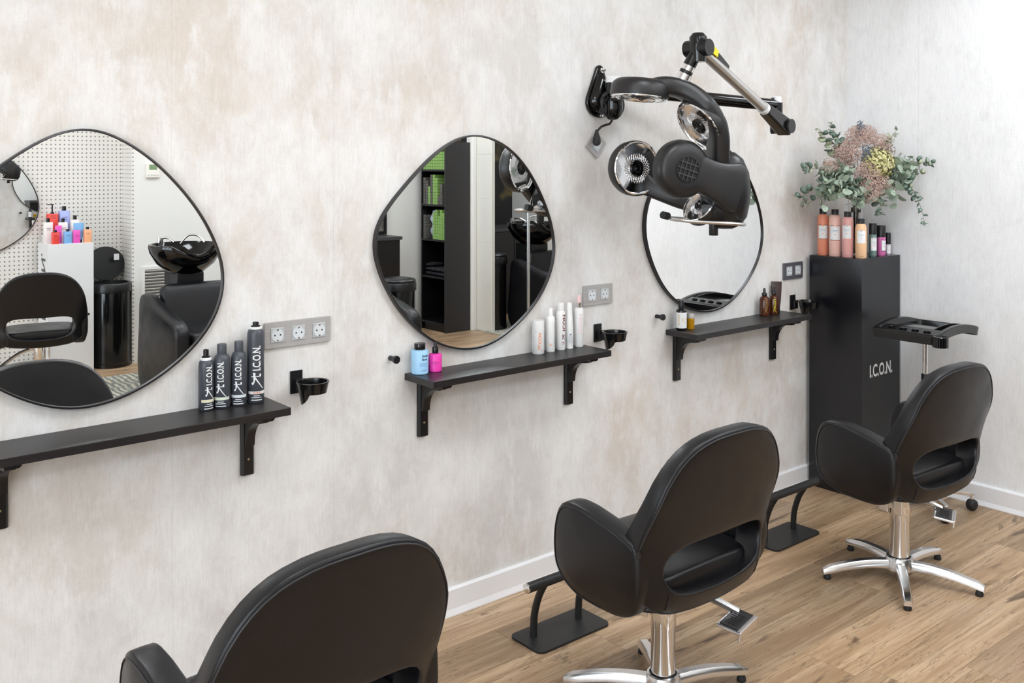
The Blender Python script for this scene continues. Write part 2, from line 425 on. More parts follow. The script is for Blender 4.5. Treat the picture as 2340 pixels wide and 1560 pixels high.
M1 = [(-0.409,-0.0),(-0.402,-0.04),(-0.389,-0.077),(-0.373,-0.113),(-0.355,-0.147),(-0.335,-0.179),(-0.313,-0.209),(-0.286,-0.235),(-0.258,-0.258),(-0.231,-0.281),(-0.203,-0.304),(-0.173,-0.323),(-0.141,-0.341),(-0.108,-0.358),(-0.074,-0.371),(-0.038,-0.381),(0.0,-0.385),(0.038,-0.384),(0.075,-0.379),(0.112,-0.37),(0.148,-0.358),(0.184,-0.343),(0.217,-0.325),(0.25,-0.305),(0.282,-0.282),(0.313,-0.257),(0.341,-0.228),(0.367,-0.196),(0.387,-0.16),(0.401,-0.122),(0.409,-0.081),(0.41,-0.04),(0.401,0.0),(0.389,0.038),(0.373,0.074),(0.355,0.108),(0.337,0.139),(0.316,0.169),(0.294,0.197),(0.272,0.223),(0.248,0.248),(0.224,0.273),(0.198,0.296),(0.17,0.318),(0.14,0.338),(0.108,0.357),(0.074,0.373),(0.038,0.384),(0.0,0.387),(-0.037,0.379),(-0.073,0.365),(-0.105,0.348),(-0.136,0.328),(-0.165,0.308),(-0.192,0.288),(-0.22,0.268),(-0.246,0.246),(-0.27,0.222),(-0.295,0.197),(-0.322,0.172),(-0.348,0.144),(-0.374,0.113),(-0.396,0.079),(-0.408,0.04)]
C3 = (3.4766, 1.3235)
M3 = [(-0.422,-0.0),(-0.415,-0.041),(-0.403,-0.08),(-0.387,-0.117),(-0.369,-0.153),(-0.349,-0.186),(-0.327,-0.219),(-0.303,-0.249),(-0.277,-0.277),(-0.246,-0.3),(-0.215,-0.322),(-0.182,-0.341),(-0.148,-0.357),(-0.112,-0.369),(-0.075,-0.378),(-0.038,-0.385),(0.0,-0.388),(0.038,-0.388),(0.076,-0.383),(0.114,-0.375),(0.15,-0.363),(0.185,-0.346),(0.218,-0.326),(0.25,-0.304),(0.28,-0.28),(0.309,-0.254),(0.338,-0.226),(0.363,-0.194),(0.384,-0.159),(0.4,-0.121),(0.409,-0.081),(0.41,-0.04),(0.404,0.0),(0.394,0.039),(0.38,0.076),(0.364,0.11),(0.343,0.142),(0.328,0.176),(0.307,0.205),(0.284,0.233),(0.258,0.258),(0.231,0.281),(0.204,0.305),(0.176,0.329),(0.144,0.347),(0.11,0.364),(0.075,0.378),(0.038,0.387),(0.0,0.389),(-0.038,0.381),(-0.073,0.369),(-0.107,0.352),(-0.138,0.333),(-0.167,0.313),(-0.195,0.292),(-0.221,0.269),(-0.246,0.246),(-0.271,0.222),(-0.308,0.206),(-0.349,0.187),(-0.383,0.159),(-0.399,0.121),(-0.412,0.082),(-0.421,0.041)]
C2 = (2.1406, 1.3235)
wall_mirror('organic pebble-shaped wall mirror above the shelf of dark spray cans', C1[0], C1[1], smooth_loop(M1))
wall_mirror('organic pebble-shaped wall mirror above the shelf with blue and pink bottles', C2[0], C2[1], O2)
wall_mirror('organic pebble-shaped wall mirror partly hidden behind the black hair dryer', C3[0], C3[1], smooth_loop(M3))
# shelves
SZ, ST, SD = .8866, .0225, .1725
def wall_shelf(label, x0, x1, bx):
    t = thing('wall_shelf', label, 'shelf', ((x0+x1)/2, 0, SZ), 0, 'wall shelves'); h = (x1-x0)/2
    obj('board', box(-h, h, -SD, -.001, -ST, 0), SHELFM, t, smooth=0, bevel=.0012)
    for b in bx:
        c = b-(x0+x1)/2; zt = -ST; w2 = .021
        # wall leg (chamfered) with horizontal leg and curved web
        e = obj('bracket', loft([[(-w2, -.001, z), (-w2, -.010, z), (-w2+.006, -.016, z), (w2-.006, -.016, z), (w2, -.010, z), (w2, -.001, z)] for z in (-.203, -.001)]), SHELFM2, t, loc=(c, 0, zt), smooth=0)
        obj('shelf_leg', loft([[(-w2, yy, -.001), (-w2, yy, -.009), (-w2+.006, yy, -.014), (w2-.006, yy, -.014), (w2, yy, -.009), (w2, yy, -.001)] for yy in (-.017, -.150)]), SHELFM2, e, smooth=0)
        arc = [(-.017, -.014), (-.128, -.014), (-.122, -.024), (-.108, -.026)]
        arc += [(-.108+.078*math.sin(a), -.104+.078*math.cos(a)) for a in [PI/2*k/8 for k in range(9)]]
        arc += [(-.028, -.112), (-.017, -.114)]
        V, Fs = prism(arc, -.014, .014)
        obj('web', ([(p[2], p[0], p[1]) for p in V], Fs), SHELFM2, e, smooth=30)
        obj('screw', xf(lathe([(.0001, 0), (.0038, 0), (.003, .002), (.0001, .0026)], 12), Matrix.Translation((0, -.016, -.155)) @ Matrix.Rotation(PI/2, 4, 'X')), mat('brass_screw', (.75, .62, .38, 1), .3, 1.), e)
    return t
SHELFM2 = mat('black_painted_wood', '#131214', .30)
wall_shelf('black-brown wall shelf carrying four dark spray cans', .525, 1.350, (.603, 1.288))
wall_shelf('black-brown wall shelf carrying blue, pink and white bottles', 1.8645, 2.7002, (1.936, 2.630))
wall_shelf('black-brown wall shelf carrying amber bottles, beside the black display column', 3.2092, 4.050, (3.276, 3.976))
# sockets
def socket_plate(label, x0, ztop, n, pitch, wx, angle=0, mt=None, plug=False, hp=.081):
    t = thing('socket_plate', label, 'wall socket', (x0+wx/2, 0, ztop-hp/2), 0, 'wall sockets')
    t.rotation_euler = (0, angle, 0); h = wx/2
    V, Fs = prism(rrect(-h, h, -hp/2, hp/2, .003, 3), -.009, 0)
    obj('plate', ([(p[0], p[2], p[1]) for p in V], Fs), mt or PLATE, t, smooth=0, bevel=.001)
    for k in range(n):
        cx = (k-(n-1)/2)*pitch
        s = .0225
        e = obj('socket', cbox(0, -.001, 0, 2*s, .003, 2*s), mat('silver_insert', '#c9ccce', .35, .3), t, loc=(cx, -.009, 0), smooth=0, bevel=.0006)
        M = Matrix.Translation((0, -.0025, 0)) @ Matrix.Rotation(PI/2, 4, 'X')
        obj('well', xf(lathe([(.0205, .0), (.0205, .0012), (.0190, .0012), (.0182, .0004), (.0001, .0004)], 28), M), GREYW, e)
        if not plug:
            for sx in (-1, 1): obj('contact_hole', xf(lathe([(.0027, 0), (.0001, .0003)], 12), Matrix.Translation((sx*.0095, -.0031, 0)) @ Matrix.Rotation(PI/2, 4, 'X')), RUBBER, e)
            for sz in (-1, 1): obj('earth_clip', cbox(0, -.0036, sz*.0165, .005, .003, .004), mat('brass_dark', (.35, .27, .18, 1), .4, .8), e, smooth=0)
    return t
socket_plate('grey three-way wall socket plate behind the tall dark spray can', 1.345, 1.1148, 3, .0725, .229)
socket_plate('grey two-way wall socket plate above the white bottles', 2.7094, 1.1162, 2, .0725, .164)
socket_plate('dark grey two-way wall socket plate beside the black display column', 4.064, 1.1147, 2, .0725, .161, mt=mat('dark_grey_plate', '#6a696e', .4, .4))
sp4 = socket_plate('grey single wall socket mounted as a diamond with a black plug in it', 2.741, 1.7205, 1, .07, .082, angle=math.radians(38), plug=True)
# coat hooks
for i, (x, z, lab) in enumerate(((1.806, .947, 'small black peg hook on the wall left of the blue bottle'), (3.148, .951, 'small black peg hook on the wall left of the amber-oil shelf'))):
    t = thing('peg_hook', lab, 'hook', (x, 0, z), 0, 'peg hooks')
    R = Matrix.Rotation(PI/2, 4, 'X')
    obj('stem', xf(lathe([(.0085, .001), (.0085, .028)], 16), R), BLACKP, t)
    obj('head', xf(lathe([(.0085, .028), (.0125, .032), (.0135, .037), (.0135, .043), (.012, .045), (.0001, .0452)], 20), R), BLACKP, t)
# hair-dryer holders: wall plate, arm, funnel cup with a cut-away spout
def dryer_holder(label, x, z):
    t = thing('dryer_holder', label, 'dryer holder', (x, 0, z), 0, 'wall dryer holders')
    obj('wall_plate', box(-.021, .021, -.006, -.001, -.036, .036), BLACKP, t, smooth=0, bevel=.001)
    obj('clamp', join(box(-.008, .020, -.022, -.006, -.030, .010), box(-.004, .022, -.042, -.018, .006, .012)), BLACKP, t, smooth=0, bevel=.002)
    obj('arm', tube(spline([(.004, -.015, -.004), (.008, -.03, .008), (.012, -.042, .009)], 5), .0055, 10), BLACKP, t)
    # cup
    n = 48; cx, cy = .014, -.086; rings = []
    def low(a):   # lower rim: deep spout on the wall-left side, shallow elsewhere
        d = math.cos(a-math.radians(150)); d = max(0, (d-.25)/.75); return -.020-.036*(d**.55 if d > 0 else 0)
    A = [2*PI*k/n for k in range(n)]
    def P(a, r, zz): return (cx+r*math.cos(a), cy+r*math.sin(a), zz)
    outer_t = [P(a, .0485, .014) for a in A]; outer_b = [P(a, .0485-.010*((.014-low(a))/.07)*1.2, low(a)) for a in A]
    inner_b = [P(a, .0455-.010*((.014-low(a))/.07)*1.2, low(a)) for a in A]; inner_t = [P(a, .0445, .014) for a in A]
    lip = [P(a, .0505, .011) for a in A]; lip2 = [P(a, .0505, .0145) for a in A]; lip0 = [P(a, .0485, .010) for a in A]
    obj('cup', loft([inner_t, lip2, lip, lip0, outer_b, inner_b], cap=False, loop=True), BLACKG2, t, smooth=50)
    return t
BLACKG2 = mat('black_semi_gloss', '#0c0c0d', .18)
dryer_holder('black wall dryer holder right of the dark spray cans', 1.4545, .918)
dryer_holder('black wall dryer holder right of the white bottles', 2.794, .921)
dryer_holder('black wall dryer holder in front of the black display column', 4.1455, .9185)
# ================================================================== STYLING CHAIRS
def sym(right):    # right half listed from top centre to bottom centre -> closed loop
    return right+[(-a, b) for a, b in reversed(right[1:-1])]
BACK_OUT = sym([(0, .870), (.06, .869), (.115, .861), (.168, .842), (.213, .808), (.250, .757), (.275, .695), (.288, .625), (.290, .555), (.286, .487), (.268, .425), (.215, .384), (.125, .366), (0, .360)])
HOLE = sym([(0, .562), (.06, .564), (.115, .565), (.160, .562), (.193, .551), (.211, .528), (.213, .500), (.203, .470), (.182, .446), (.150, .431), (.110, .423), (.06, .419), (0, .417)])
def fit(loop, n):
    s = spline([(a, b, 0) for a, b in loop], 6, True); q = resample(s, n*4)
    # sample by angle about the loop centre so that both loops pair up
    return [(p.x, p.y) for p in q]
def by_angle(loop, n, c):
    q = fit(loop, n); out = []
    A = [math.atan2(b-c[1], a-c[0]) for a, b in q]
    for k in range(n):
        t = PI/2-2*PI*k/n
        best = min(range(len(q)), key=lambda i: abs((A[i]-t+PI) % (2*PI)-PI)); out.append(q[best])
    return out
def back_y(x, z):
    y = -.214-.165*max(0, z-.5)+.30*x*x
    w = max(0, min(1, (abs(x)-.17)/.12)); y += .055*w*w*max(0, min(1, (.70-z)/.22))
    if z < .45: y += 1.2*(.45-z)**1.5
    return y
def make_chair(label, loc, rz, base_rot, pedal_rot=0):
    t = thing('styling_chair', label, 'chair', loc, rz, 'black styling chairs')
    n = 72; c = (0, .50)
    out = by_angle(BACK_OUT, n, c); hol = by_angle(HOLE, n, c)
    def face(a, b, s):
        th = .084-.024*max(0, (b-.55))/.32
        return (a*(1-.05*s), back_y(a, b)+s*th, b)
    bk = obj('backrest', ringpanel(out, hol, face, 32, .24), LEATHER, t, smooth=60)
    pip = [face(h_[0]+(o_[0]-h_[0])*.965, h_[1]+(o_[1]-h_[1])*.965, .035) for o_, h_ in zip(out, hol)]
    obj('piping', tube(pip, .0022, 6, True), SEAMM, bk)
    pip2 = [face(h_[0]+(o_[0]-h_[0])*.05, h_[1]+(o_[1]-h_[1])*.05, .05) for o_, h_ in zip(out, hol)]
    obj('opening_seam', tube(pip2, .0016, 6, True), SEAMM, bk)
    for sx in (-1, 1):
        obj('seam', tube([face(sx*.198, z, -.002) for z in (.436, .42, .405, .392)], .0018, 6), SEAMM, bk)
    ARM = [(-.158, .572), (-.115, .592), (-.07, .606), (-.01, .620), (.05, .630), (.105, .630), (.152, .612), (.178, .568), (.188, .50), (.178, .43), (.145, .388), (.085, .364), (0, .356), (-.085, .360), (-.142, .39), (-.166, .45), (-.168, .52)]
    al = [(p.x, p.y) for p in resample(spline([(a, b, 0) for a, b in ARM], 6, True), 56)]
    for sx in (-1, 1):
        def aface(a, b, s, sx=sx):
            bul = .014*math.cos(max(-1, min(1, (a+.0)/.22))*PI/2)*math.cos(max(-1, min(1, (b-.50)/.2))*PI/2)
            x = .288+bul-s*(.072+.2*bul)-.16*max(0, .44-b)-.10*max(0, a-.08)
            return (sx*x, a, b)
        ar = obj('armrest', pillow(al, aface, 18, .26, ctr=(.01, .49)), LEATHER, t, smooth=60)
        obj('piping', tube([aface(.01+(a-.01)*.93, .49+(b-.49)*.93, .035) for a, b in al[:40]], .0017, 6), SEAMM, ar)
    so = [(p.x, p.y) for p in resample([(a, b, 0) for a, b in rrect(-.225, .225, -.165, .25, .075, 7)], 56)]
    seat = obj('seat', pillow(so, lambda a, b, s: (a, b, .392+s*(.083-.10*(a*a)+.0)-.04*max(0, b-.15)), 16, .30), LEATHER, t, smooth=60)
    obj('vent_eyelet', xf(lathe([(.012, 0), (.012, .0025), (.008, .003), (.0075, .0005), (.0001, .0005)], 18), Matrix.Translation((-.02, -.075, .472))), RUBBER, seat)
    po = [(p.x, p.y) for p in resample([(a, b, 0) for a, b in rrect(-.25, .25, -.185, .185, .10, 7)], 48)]
    obj('seat_pan', pillow(po, lambda a, b, s: (a, b, .350+.05*s+.35*(a*a+b*b)*(1-s)), 12, .4), LEATHER, t, smooth=60)
    obj('side_tag', box(-.302, -.290, -.176, -.168, .556, .572), RUBBER, t, smooth=0)
    # pedestal
    obj('gas_column', lathe([(.0365, .072), (.0365, .225), (.0385, .228), (.0385, .352)], 40), CHROME, t)
    obj('mechanism', join(box(-.07, .07, -.055, .055, .338, .356), box(-.062, -.052, .012, .05, .262, .345), box(-.062, -.052, -.05, -.012, .262, .345)), ALU, t, smooth=0, bevel=.003)
    obj('bolt', xf(lathe([(.0001, .014), (.012, .014), (.012, 0), (.0001, 0)], 16), Matrix.Translation((-.05, 0, .295)) @ Matrix.Rotation(-PI/2, 4, 'Y')), CHROME, t)
    # lever and pedal
    e = obj('pedal_lever', xf(tube(spline([(.02, .0, .335), (.12, .0, .305), (.21, -.03, .250), (.262, -.075, .214)], 5), .0125, 10), Matrix.Rotation(pedal_rot, 4, 'Z')), ALU, t)
    MP = Matrix.Rotation(pedal_rot, 4, 'Z') @ Matrix.Translation((.222, -.100, .212)) @ Matrix.Rotation(math.radians(14), 4, 'Z') @ Matrix.Rotation(math.radians(8), 4, 'X') @ Matrix.Scale(1.22, 4)
    obj('pedal', xf(join(box(-.055, .055, -.033, .030, -.009, 0), box(-.055, .055, -.036, -.029, -.024, .002)), MP), ALU, t, smooth=0, bevel=.003)
    obj('pedal_pad', xf(join(box(-.048, .050, -.024, .024, 0, .0022), *[box(-.034+.011*k, -.030+.011*k, -.015, .015, .0022, .0034) for k in range(6)]), MP), mat('dark_cast_metal', '#3c3a3c', .35, .7), t, smooth=0)
    # five-arm star base
    obj('hub', lathe([(.0001, .028), (.050, .028), (.057, .040), (.052, .072), (.048, .084), (.0415, .086), (.0405, .076), (.0366, .075)], 36), ALU, t)
    obj('hub_collar', lathe([(.0366, .074), (.0405, .076), (.0405, .0795), (.0366, .081)], 32), BLACKG, t)
    for k in range(5):
        a = base_rot+2*PI*k/5; ca, sa = math.cos(a), math.sin(a); rings = []
        for q in range(11):
            u = q/10; r = .035+.268*u; w = .0215-.0045*u; zt = .074-.030*u**1.7+.006*math.sin(PI*u); zb = max(.010, zt-.030+.006*u)
            if q == 10: zt -= .006; w *= .8; r -= .002
            sec = [(-w, zb), (-w, zt-.011), (-w*.62, zt), (w*.62, zt), (w, zt-.011), (w, zb)]
            rings.append([(r*ca-b*sa, r*sa+b*ca, z) for b, z in sec])
        lg = obj('leg', loft(rings), ALU, t, smooth=50, bevel=0)
        obj('glide', lathe([(.0135, 0), (.0145, .002), (.0145, .008), (.011, .019)], 18, cx=.283*ca, cy=.283*sa), RUBBER, lg)
    return t
SEAMM = mat('stitched_seam', '#26262b', .45)
make_chair('black leather styling chair nearest the camera, cut off by the bottom edge', (.957, -.906, 0), math.radians(3), math.radians(40))
make_chair('black leather styling chair in the middle, in front of the white-bottle shelf', (2.22, -.856, 0), 0, math.radians(55), 0)
make_chair('black leather styling chair farthest right, beside the black display column', (3.578, -.869, 0), math.radians(-4), math.radians(70+4), math.radians(14))
# footrests
def footrest(label, x0, x1, y0, y1):
    t = thing('footrest', label, 'footrest', ((x0+x1)/2, (y0+y1)/2, 0), 0, 'floor footrests'); hx, hy = (x1-x0)/2, (y1-y0)/2
    obj('base_plate', prism(rrect(-hx, hx, -hy, hy, .026, 6), 0, .008), FRM, t, smooth=30)
    for sx in (-1, 1):
        obj('post', tube(spline([(sx*.105, .022, .006), (sx*.105, .018, .08), (sx*.105, -.004, .15), (sx*.105, -.035, .205)], 6), .0125, 14), FRM, t)
    b = obj('foot_bar', tube([(-.185, -.038, .212), (.185, -.038, .212)], .0165, 18), FRM, t)
    for sx in (-1, 1): obj('end_cap', xf(lathe([(.0165, 0), (.0160, .005), (.012, .008), (.0001, .009)], 18), Matrix.Translation((sx*.185, -.038, .212)) @ Matrix.Rotation(sx*PI/2, 4, 'Y')), CHROME if sx < 0 else FRM, b)
    return t
FRM = mat('matt_black_steel', '#2b2b2c', .5, .3)
footrest('matt black floor footrest by the middle chair, bright worn bar end', 2.112, 2.442, -.425, -.262)
footrest('matt black floor footrest between the wall and the farthest chair', 3.415, 3.740, -.425, -.262)

# ================================================================== HAIR PROCESSOR ON ITS WALL ARM
hp = thing('hair_processor', 'black five-pod hair processor hanging on a jointed wall arm', 'hair dryer', (2.797, 0, 1.85))
def W(x, y, z): return Vector((x-2.797, y, z-1.85))
def frame_to(n, up=Vector((0, 0, 1))):
    n = Vector(n).normalized(); x = up.cross(n)
    if x.length < .05: x = Vector((1, 0, 0))
    x.normalize(); y = n.cross(x); return Matrix(((x.x, y.x, n.x, 0), (x.y, y.y, n.y, 0), (x.z, y.z, n.z, 0), (0, 0, 0, 1)))
# teardrop wall bracket
dr = [(.0+.020*math.cos(a), .130+.020*math.sin(a)) for a in [math.radians(10+16*k) for k in range(11)]]
dr += [(.074*math.cos(a), .0+.062*math.sin(a)) for a in [math.radians(165+21*k) for k in range(11)]]
V, Fs = prism(dr, .001, .016)
wb = obj('wall_bracket', ([(p[0], -p[2], p[1]) for p in V], Fs), BLACKG, hp, smooth=30, bevel=.004)
V, Fs = loft([[(a*s, b*s+(1-s)*.02, z) for a, b in dr] for s, z in ((.80, .016), (.70, .034), (.45, .046))])
obj('bracket_boss', ([(p[0], -p[2], p[1]) for p in V], Fs), BLACKG, hp, smooth=60)
for zz in (.128, -.048): obj('bolt', xf(lathe([(.011, 0), (.011, .010), (.006, .011), (.006, .026), (.0001, .026)], 6), Matrix.Translation((0, -.016, zz)) @ Matrix.Rotation(PI/2, 4, 'X')), CHROME, wb, smooth=20)
obj('knuckle', lathe([(.0001, -.075), (.020, -.070), (.034, -.055), (.040, -.030), (.040, .0), (.030, .012)], 28, cx=.0, cy=-.085), BLACKG, hp)
obj('knuckle_neck', tube([(0, -.03, -.02), (0, -.085, -.02)], .032, 20), BLACKG, hp)
obj('pivot_post', lathe([(.027, -.012), (.027, .075)], 28, cx=0, cy=-.085), BLACKG, hp)
obj('pivot_cap', lathe([(.029, .075), (.029, .096), (.026, .100), (.0001, .100)], 28, cx=0, cy=-.085), mat('white_cap', '#e8e8e8', .35), hp)
J = W(3.462, -.385, 1.812)
obj('swing_arm', tube([(.02, -.085, .050), J+Vector((0, 0, .034))], .0255, 22), BLACKG, hp)
obj('elbow_post', lathe([(.022, -.085), (.026, -.075), (.026, .045)], 26, cx=J.x, cy=J.y), BLACKG, hp).location = (0, 0, J.z)
obj('elbow_cap', lathe([(.021, .045), (.021, .068), (.018, .071), (.0001, .071)], 24, cx=J.x, cy=J.y), mat('white_cap', '#e8e8e8', .35), hp).location = (0, 0, J.z)
TOPJ = W(2.825, -.492, 2.028); LOWJ = J+Vector((-.03, -.055, -.055))
ax = (TOPJ-LOWJ)
obj('gas_arm_tube', tube([LOWJ+ax*.24, LOWJ+ax*.97], .0205, 22), STEEL, hp)
obj('gas_arm_ring', tube([LOWJ+ax*.235, LOWJ+ax*.262], .0245, 22), mat('white_cap', '#e8e8e8', .35), hp)
side = ax.cross(Vector((0, 0, 1))).normalized(); upn = side.cross(ax).normalized()
def plank_along(a, b, w0, w1, h0, h1):
    rings = []
    for P, w_, h_ in ((a, w0, h0), (b, w1, h1)):
        rings.append([P+side*w_+upn*h_, P-side*w_+upn*h_, P-side*w_-upn*h_, P+side*w_-upn*h_])
    return loft(rings)
obj('lower_yoke', plank_along(LOWJ-ax*.035, LOWJ+ax*.235, .030, .022, .034, .022), BLACKG, hp, smooth=0, bevel=.007)
obj('yoke_cap', tube([LOWJ+side*.030, LOWJ+side*.040], .029, 24), BLACKP, hp)
obj('yoke_cap', tube([LOWJ-side*.030, LOWJ-side*.040], .029, 24), BLACKP, hp)
uy = obj('upper_yoke', plank_along(LOWJ+ax*.70, LOWJ+ax*1.02, .012, .022, .012, .030), BLACKP, hp, loc=upn*.021, smooth=0, bevel=.006)
obj('warning_sticker', plank_along(LOWJ+ax*.855, LOWJ+ax*.925, .0225, .0245, .012, .014), mat('yellow_sticker', '#f0dc1e', .5), uy, loc=upn*.004, smooth=0)
obj('top_joint', tube([TOPJ-side*.05, TOPJ+side*.05], .031, 26), BLACKP, hp)
obj('top_joint_head', lathe([(.028, -.05), (.034, .0), (.032, .042), (.020, .056), (.0001, .058)], 20), BLACKG, hp).location = TOPJ
HUB = W(2.785, -.445, 1.905)
d = HUB-TOPJ
def seg(name, a, b, r, m): return obj(name, tube([TOPJ+d*a, TOPJ+d*b], r, 24), m, hp)
seg('drop_tube', 0, .52, .0245, BLACKG); seg('drop_ring', .52, .66, .0235, CHROME); seg('drop_band', .66, .76, .0245, BLACKP)
seg('drop_collar', .76, .93, .027, CHROME); seg('drop_foot', .93, 1.25, .0225, CHROME)
def pod(center, normal, size=1.):
    """round dryer pod, face looking along normal; centre is the middle of the face"""
    M = Matrix.Translation(center) @ frame_to(normal) @ Matrix.Scale(size, 4)
    p_ = obj('pod', xf(lathe([(.0001, -.066), (.060, -.066), (.088, -.062), (.100, -.052), (.1065, -.036), (.1085, -.010), (.107, .0), (.100, .001), (.096, -.004), (.096, -.05), (.0001, -.05)], 56), M), SATIN, hp, smooth=50)
    obj('chrome_ring', xf(lathe([(.104, -.002), (.104, .004), (.100, .007), (.095, .003), (.094, -.004)], 56), M), CHROME, p_, smooth=50)
    obj('reflector', xf(lathe([(.0955, -.004), (.088, -.018), (.070, -.032), (.045, -.040), (.0001, -.042)], 40), M), mat('dark_reflector', (.16, .16, .165, 1), .40, .7), p_)
    # spiral wire mesh: two sets of curved wires plus rings
    gs = []
    for sgn in (-1, 1):
        for k in range(30):
            a0 = 2*PI*k/30; path = []
            for q in range(7):
                u = q/6; r = .030+.064*u; a = a0+sgn*.75*u
                path.append((r*math.cos(a), r*math.sin(a), -.004+.004*math.sin(PI*u*2)))
            gs.append(tube(path, .0013, 4))
    for r in (.045, .060, .075): gs.append(tube([(r*math.cos(2*PI*k/40), r*math.sin(2*PI*k/40), -.0045) for k in range(40)], .0012, 4, True))
    obj('wire_mesh', xf(join(*gs), M), mat('mesh_wire', (.72, .72, .73, 1), .25, .9), p_, smooth=60)
    obj('fan_hub', xf(lathe([(.031, -.040), (.031, .001), (.028, .003), (.026, .0), (.022, .0), (.020, .003), (.016, .003), (.014, .0), (.0001, .001)], 30), M), BLACKG, p_)
    return p_
pA = pod(W(2.672, -.341, 1.850), (-.10, .02, -1))
pB = pod(W(2.852, -.472, 1.742), (-.805, .197, -.557))
pC = pod(W(2.757, -.455, 1.585), (.314, .945, .02))
pD = pod(W(2.792, -.220, 1.586), (-.25, -.965, .02))
pE = pod(W(2.885, -.450, 1.452), (-.80, .10, .55), .72)
# rear grille of the pod that faces away
MC_ = Matrix.Translation(W(2.757, -.455, 1.585)) @ frame_to((-.314, -.945, -.02)) @ Matrix.Translation((0, 0, .0672)) @ Matrix.Rotation(math.radians(-17), 4, 'Z')
gr = obj('rear_grille', xf(lathe([(.048, -.002), (.048, .0022), (.0455, .0028), (.044, -.0005), (.0001, -.0005)], 40), MC_), mat('grille_black', '#060606', .6), pC)
bars = [box(-math.sqrt(.044**2-y*y), math.sqrt(.044**2-y*y), y-.0024, y+.0024, 0, .0035) for y in (-.022, 0, .022)]
bars += [box(x-.0018, x+.0018, -math.sqrt(.044**2-x*x), math.sqrt(.044**2-x*x), 0, .0032) for x in (-.030, -.012, .006, .024)]
obj('grille_bars', xf(join(*bars), MC_), mat('grille_bar_grey', '#39383a', .35), pC, smooth=0)
# arch carrying the upper pods, arms to the side pods, main body
def band(path, wid, thk, nrm_side):
    P = spline(path, 8); m = len(P); rings = []
    for i in range(m):
        dd = (P[min(i+1, m-1)]-P[max(i-1, 0)]).normalized(); s = nrm_side-(nrm_side.dot(dd))*dd; s.normalize(); u = dd.cross(s)
        t_ = i/(m-1); w_ = wid(t_); h_ = thk(t_)
        rings.append([P[i]+s*(w_*sp(math.cos(a), .5))+u*(h_*sp(math.sin(a), .5)) for a in [2*PI*k/20 for k in range(20)]])
    return loft(rings)
sA = Vector((.58, .81, 0)).normalized()
obj('arch', band([W(2.677, -.345, 1.872), W(2.745, -.395, 1.892), W(2.815, -.45, 1.868), W(2.872, -.492, 1.800), W(2.908, -.505, 1.72), W(2.928, -.495, 1.64), W(2.945, -.485, 1.57)],
     lambda t: .098-.040*math.sin(PI*min(1, t*2.2))-.012*t, lambda t: .034, sA), SATIN, hp, smooth=60)
obj('body', xf(lathe([(.0001, -.150), (.030, -.149), (.058, -.135), (.080, -.105), (.092, -.05), (.095, .0), (.088, .06), (.066, .11), (.035, .135), (.0001, .138)], 36, sx=.72, sy=1.0), Matrix.Translation(W(2.948, -.52, 1.512)) @ Matrix.Rotation(math.radians(50), 4, 'Z')), BLACKP, hp, smooth=60)
nC = Vector((.314, .945, 0)).normalized()
obj('side_arm', band([W(2.744, -.491, 1.583), W(2.81, -.512, 1.566), W(2.88, -.545, 1.535), W(2.955, -.56, 1.51)], lambda t: .098-.030*math.sin(PI*min(1, t*1.15)), lambda t: .027+.010*t, Vector((.0, .0, 1))), SATIN, hp, smooth=60)
obj('side_arm', band([W(2.79, -.185, 1.575), W(2.85, -.21, 1.520), W(2.92, -.31, 1.475), W(2.96, -.45, 1.465)], lambda t: .070-.035*math.sin(PI*t), lambda t: .030, Vector((0, 0, 1))), SATIN, hp, smooth=60)
obj('lower_arm', band([W(2.90, -.455, 1.43), W(2.925, -.49, 1.435), W(2.95, -.52, 1.46)], lambda t: .06, lambda t: .04, sA), BLACKP, hp, smooth=60)
# chrome grab ring and knob
zr = 1.392; ring = []
for k in range(40):
    a = 2*PI*k/40; e1 = Vector((.767, -.642, 0)); e2 = Vector((.642, .767, 0)); c0 = W(2.865, -.50, zr)
    ring.append(c0+e1*(.135*sp(math.cos(a), .75))+e2*(.075*sp(math.sin(a), .75))+Vector((0, 0, -.010*math.cos(a))))
obj('grab_ring', tube(ring, .007, 10, True), STEEL, hp)
obj('grab_grip', tube([W(2.765, -.40, 1.410), W(2.735, -.40, 1.416)], .014, 14), RUBBER, hp)
obj('knob', lathe([(.016, -.052), (.017, -.050), (.017, .0), (.012, .002)], 20), BLACKP, hp).location = W(2.905, -.50, 1.390)
# cable: loops round the bracket, hangs to the plug
lp = [(.058*math.cos(a)*1.05, -.05-.004*k, -.012+.052*math.sin(a)) for k, a in enumerate([2*PI*j/16 for j in range(40)])]
lp = [(a, max(b, -.085), c_) for a, b, c_ in lp]
obj('cable', tube(spline([(0.02, -.09, .09)]+lp+[(.02, -.06, -.075), (-.018, -.04, -.098), (-.036, -.03, -.122)], 3), .0048, 8), RUBBER, hp)
obj('cable_loop', tube(spline([(.012, -.085, .085), (.05, -.095, .083), (.072, -.10, .045)], 6), .004, 8), RUBBER, hp)
obj('elbow_cable', tube(spline([J+Vector((-.05, 0, .03)), J+Vector((-.04, 0, .056)), J+Vector((-.005, 0, .064))], 6), .004, 8), RUBBER, hp)
plg = obj('plug', lathe([(.0075, .052), (.009, .040), (.0125, .030), (.019, .014), (.0215, -.004), (.020, -.018), (.010, -.026), (.0001, -.027)], 22, sy=.95), RUBBER, hp)
plg.location = (-.034, -.029, -.153); plg.scale = (.78, .78, .82)
